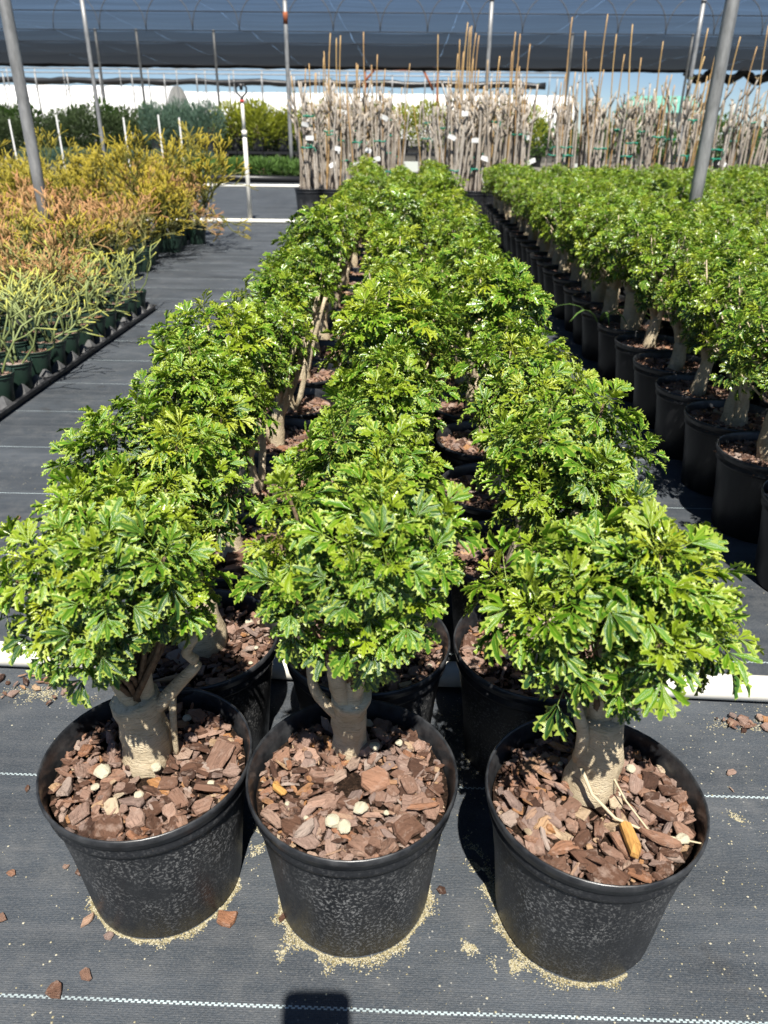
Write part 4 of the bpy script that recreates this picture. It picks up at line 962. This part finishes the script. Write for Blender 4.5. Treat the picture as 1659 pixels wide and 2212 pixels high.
# ---------------------------------------------------------------- loose things on the ground cloth
rl = random.Random(31)
def floor_chip(qx, qy, s, label='loose bark chip lying on the ground cloth by the front pots', group='loose bark chips by the front pots', z=0.0):
    p = at(qx, qy); o = inst('bark_chip', rl.choice(chip_mesh), None, chip_matrix(rl, p.x, p.y, 0.10*s+z+0.0015, s, 0.06)); tag(o, label, 'bark chip', group)
for (qx, qy, s) in ((25, 1888, .014), (192, 1990, .024), (236, 2024, .015), (178, 1883, .020), (118, 2142, .022), (187, 2110, .022), (490, 1990, .03), (612, 1985, .020), (5, 1985, .014), (1578, 1672, .020), (1580, 1708, .011), (1180, 1340, .02),
                    (60, 1705, .016), (700, 2003, .012), (955, 1925, .016), (142, 1875, .01), (290, 895, .02), (840, 590, .02), (150, 1085, .02), (40, 1120, .02)):
    floor_chip(qx, qy, s)
for i in range(46):
    left = i < 24
    qx = rl.uniform(0, 175) if left else rl.uniform(1545, 1659); qy = 1462+abs(rl.gauss(0, 1))*32+qx*0.03 if left else 1552+abs(rl.gauss(0, 1))*17
    floor_chip(qx, qy, rl.uniform(0.008, 0.026), 'bark chip in the litter gathered along the thick white pipe', 'bark litter along the thick white pipe', z=rl.uniform(0, 0.004))
oct_f = [(0, 2, 4), (2, 1, 4), (1, 3, 4), (3, 0, 4)]
def grains(pts, name, label):
    mb = MB()
    for (x, y, s, t) in pts:
        a = rl.uniform(0, 1.5); c, q = math.cos(a)*s, math.sin(a)*s
        mb.add([(x-c, y-q, 0), (x+c, y+q, 0), (x-q, y+c, 0), (x+q, y-c, 0), (x, y, s*0.9)], [(0, 2, 4)[::-1], (2, 1, 4)[::-1], (1, 3, 4)[::-1], (3, 0, 4)[::-1]], t)
    o = mb.build(name, M['sand'], smooth=False); tag(o, label, 'sand', kind='stuff'); o.location.z = 0.0003
pts = []
def ok_ground(x, y): return not any(math.hypot(x-a, y-b) < 0.0885 for a, b in ((-0.277, 0.605), (-0.046, 0.592), (0.215, 0.575)))
def sand_ring(cx, cy, a0, a1, width, n, broad=1.0):
    for i in range(n):
        f = rl.random(); a = math.radians(a0+(a1-a0)*f); e = mnoise.noise(Vector((math.cos(a)*5+cx*9, math.sin(a)*5, 1.0)))
        wd = width*max(0.12, 0.55+1.1*e)*math.sin(math.pi*f)**0.4
        d = 0.0895+abs(rl.gauss(0, 0.5))*wd*broad
        x, y = cx+d*math.cos(a), cy+d*math.sin(a)
        if ok_ground(x, y): pts.append((x, y, rl.uniform(0.0005, 0.0013), rl.random()))
sand_ring(-0.277, 0.605, 195, 355, 0.011, 2000)
sand_ring(-0.046, 0.592, 185, 365, 0.019, 3200)
sand_ring(0.215, 0.575, 150, 300, 0.014, 1800)
def sand_blob(qx, qy, rx, ry, n, ang=0):
    p = at(qx, qy)
    for i in range(n):
        u, v = rl.gauss(0, 0.5)*rx, rl.gauss(0, 0.5)*ry; x, y = p.x+u*math.cos(ang)-v*math.sin(ang), p.y+u*math.sin(ang)+v*math.cos(ang)
        if mnoise.noise(Vector((x*60, y*60, 3))) > -0.08 and ok_ground(x, y): pts.append((x, y, rl.uniform(0.0005, 0.0013), 0.3+0.7*rl.random()))
sand_blob(1045, 1895, 0.012, 0.055, 1500, 0.25); sand_blob(1100, 2085, 0.018, 0.010, 600); sand_blob(1015, 2048, 0.01, 0.008, 200); sand_blob(610, 2045, 0.006, 0.016, 350); sand_blob(930, 1760, 0.014, 0.05, 500); sand_blob(560, 1810, 0.012, 0.04, 500)
sand_blob(100, 1500, 0.08, 0.02, 900); sand_blob(1610, 1568, 0.06, 0.015, 600); sand_blob(1590, 1770, 0.012, 0.012, 200); sand_blob(1000, 1600, 0.03, 0.10, 600)
for i in range(2600):
    y = 0.36+1.5*rl.random()**1.5; x = rl.uniform(-0.75, 0.75)*(0.55+y*0.5)
    if ok_ground(x, y): pts.append((x, y, 0.0004+0.0014*rl.random()**3, rl.uniform(0.4, 1)))
for i in range(1500):
    y = 0.42+0.6*rl.random(); x = 0.30+0.35*rl.random()*(0.6+y)
    if ok_ground(x, y): pts.append((x, y, 0.0004+0.0013*rl.random()**3, rl.uniform(0.5, 1)))
grains(pts, 'sand', 'pale sand and grit spilled around the front pots')
# the phone that took the picture: its shadow falls on the cloth in front

ph = MB(); hx, hy, tz, cr = 0.0358, 0.0735, 0.004, 0.012; ring = []
for (sx_, sy_, a0) in ((1, 1, 0), (-1, 1, 90), (-1, -1, 180), (1, -1, 270)):
    for q in range(5):
        a = math.radians(a0+22.5*q); ring.append((sx_*(hx-cr)+cr*math.cos(a), sy_*(hy-cr)+cr*math.sin(a)))
nr = len(ring); ph.add([(x, y, -tz) for x, y in ring]+[(x, y, tz) for x, y in ring], [tuple(range(nr-1, -1, -1)), tuple(range(nr, 2*nr))]+[(i, (i+1) % nr, nr+(i+1) % nr, nr+i) for i in range(nr)])
o = ph.build('smartphone', M['phone'], smooth=False); o.matrix_world = cam.matrix_world @ Matrix.Translation((-0.020, -0.057, 0.008))
tag(o, 'dark smartphone held above the cloth, casting a rounded shadow', 'phone')

def weed(root_loc, label, blades, L, seed, wid):
    r = random.Random(seed); mb = MB()
    for i in range(blades):
        a = r.uniform(0, 6.28); out = Vector((math.cos(a), math.sin(a), 0)); side = Vector((-out.y, out.x, 0)); pts = []
        for t in range(6):
            f = t/5; c = out*(L*f*0.75)+Vector((0, 0, L*(0.9*f-0.75*f*f))); w = wid*math.sin(math.pi*min(0.97, 0.12+0.88*f))
            pts += [c-side*w, c+side*w]
        mb.add(pts, [(2*t, 2*t+1, 2*t+3, 2*t+2) for t in range(5)], r.uniform(0.4, 1.0))
    o = mb.build('weed', M['f_green']); o.location = root_loc; tag(o, label, 'weed'); return o
p = at(738, 640, 0.19); weed((p.x, p.y, 0.172), 'broad-leaved weed sprouting in a pot between the first two aralia columns', 14, 0.09, 3, 0.014)
p = at(1295, 690, 0.19); weed((p.x, p.y, 0.172), 'grassy long-bladed weed in a pot along the dense block edge', 7, 0.26, 5, 0.006)
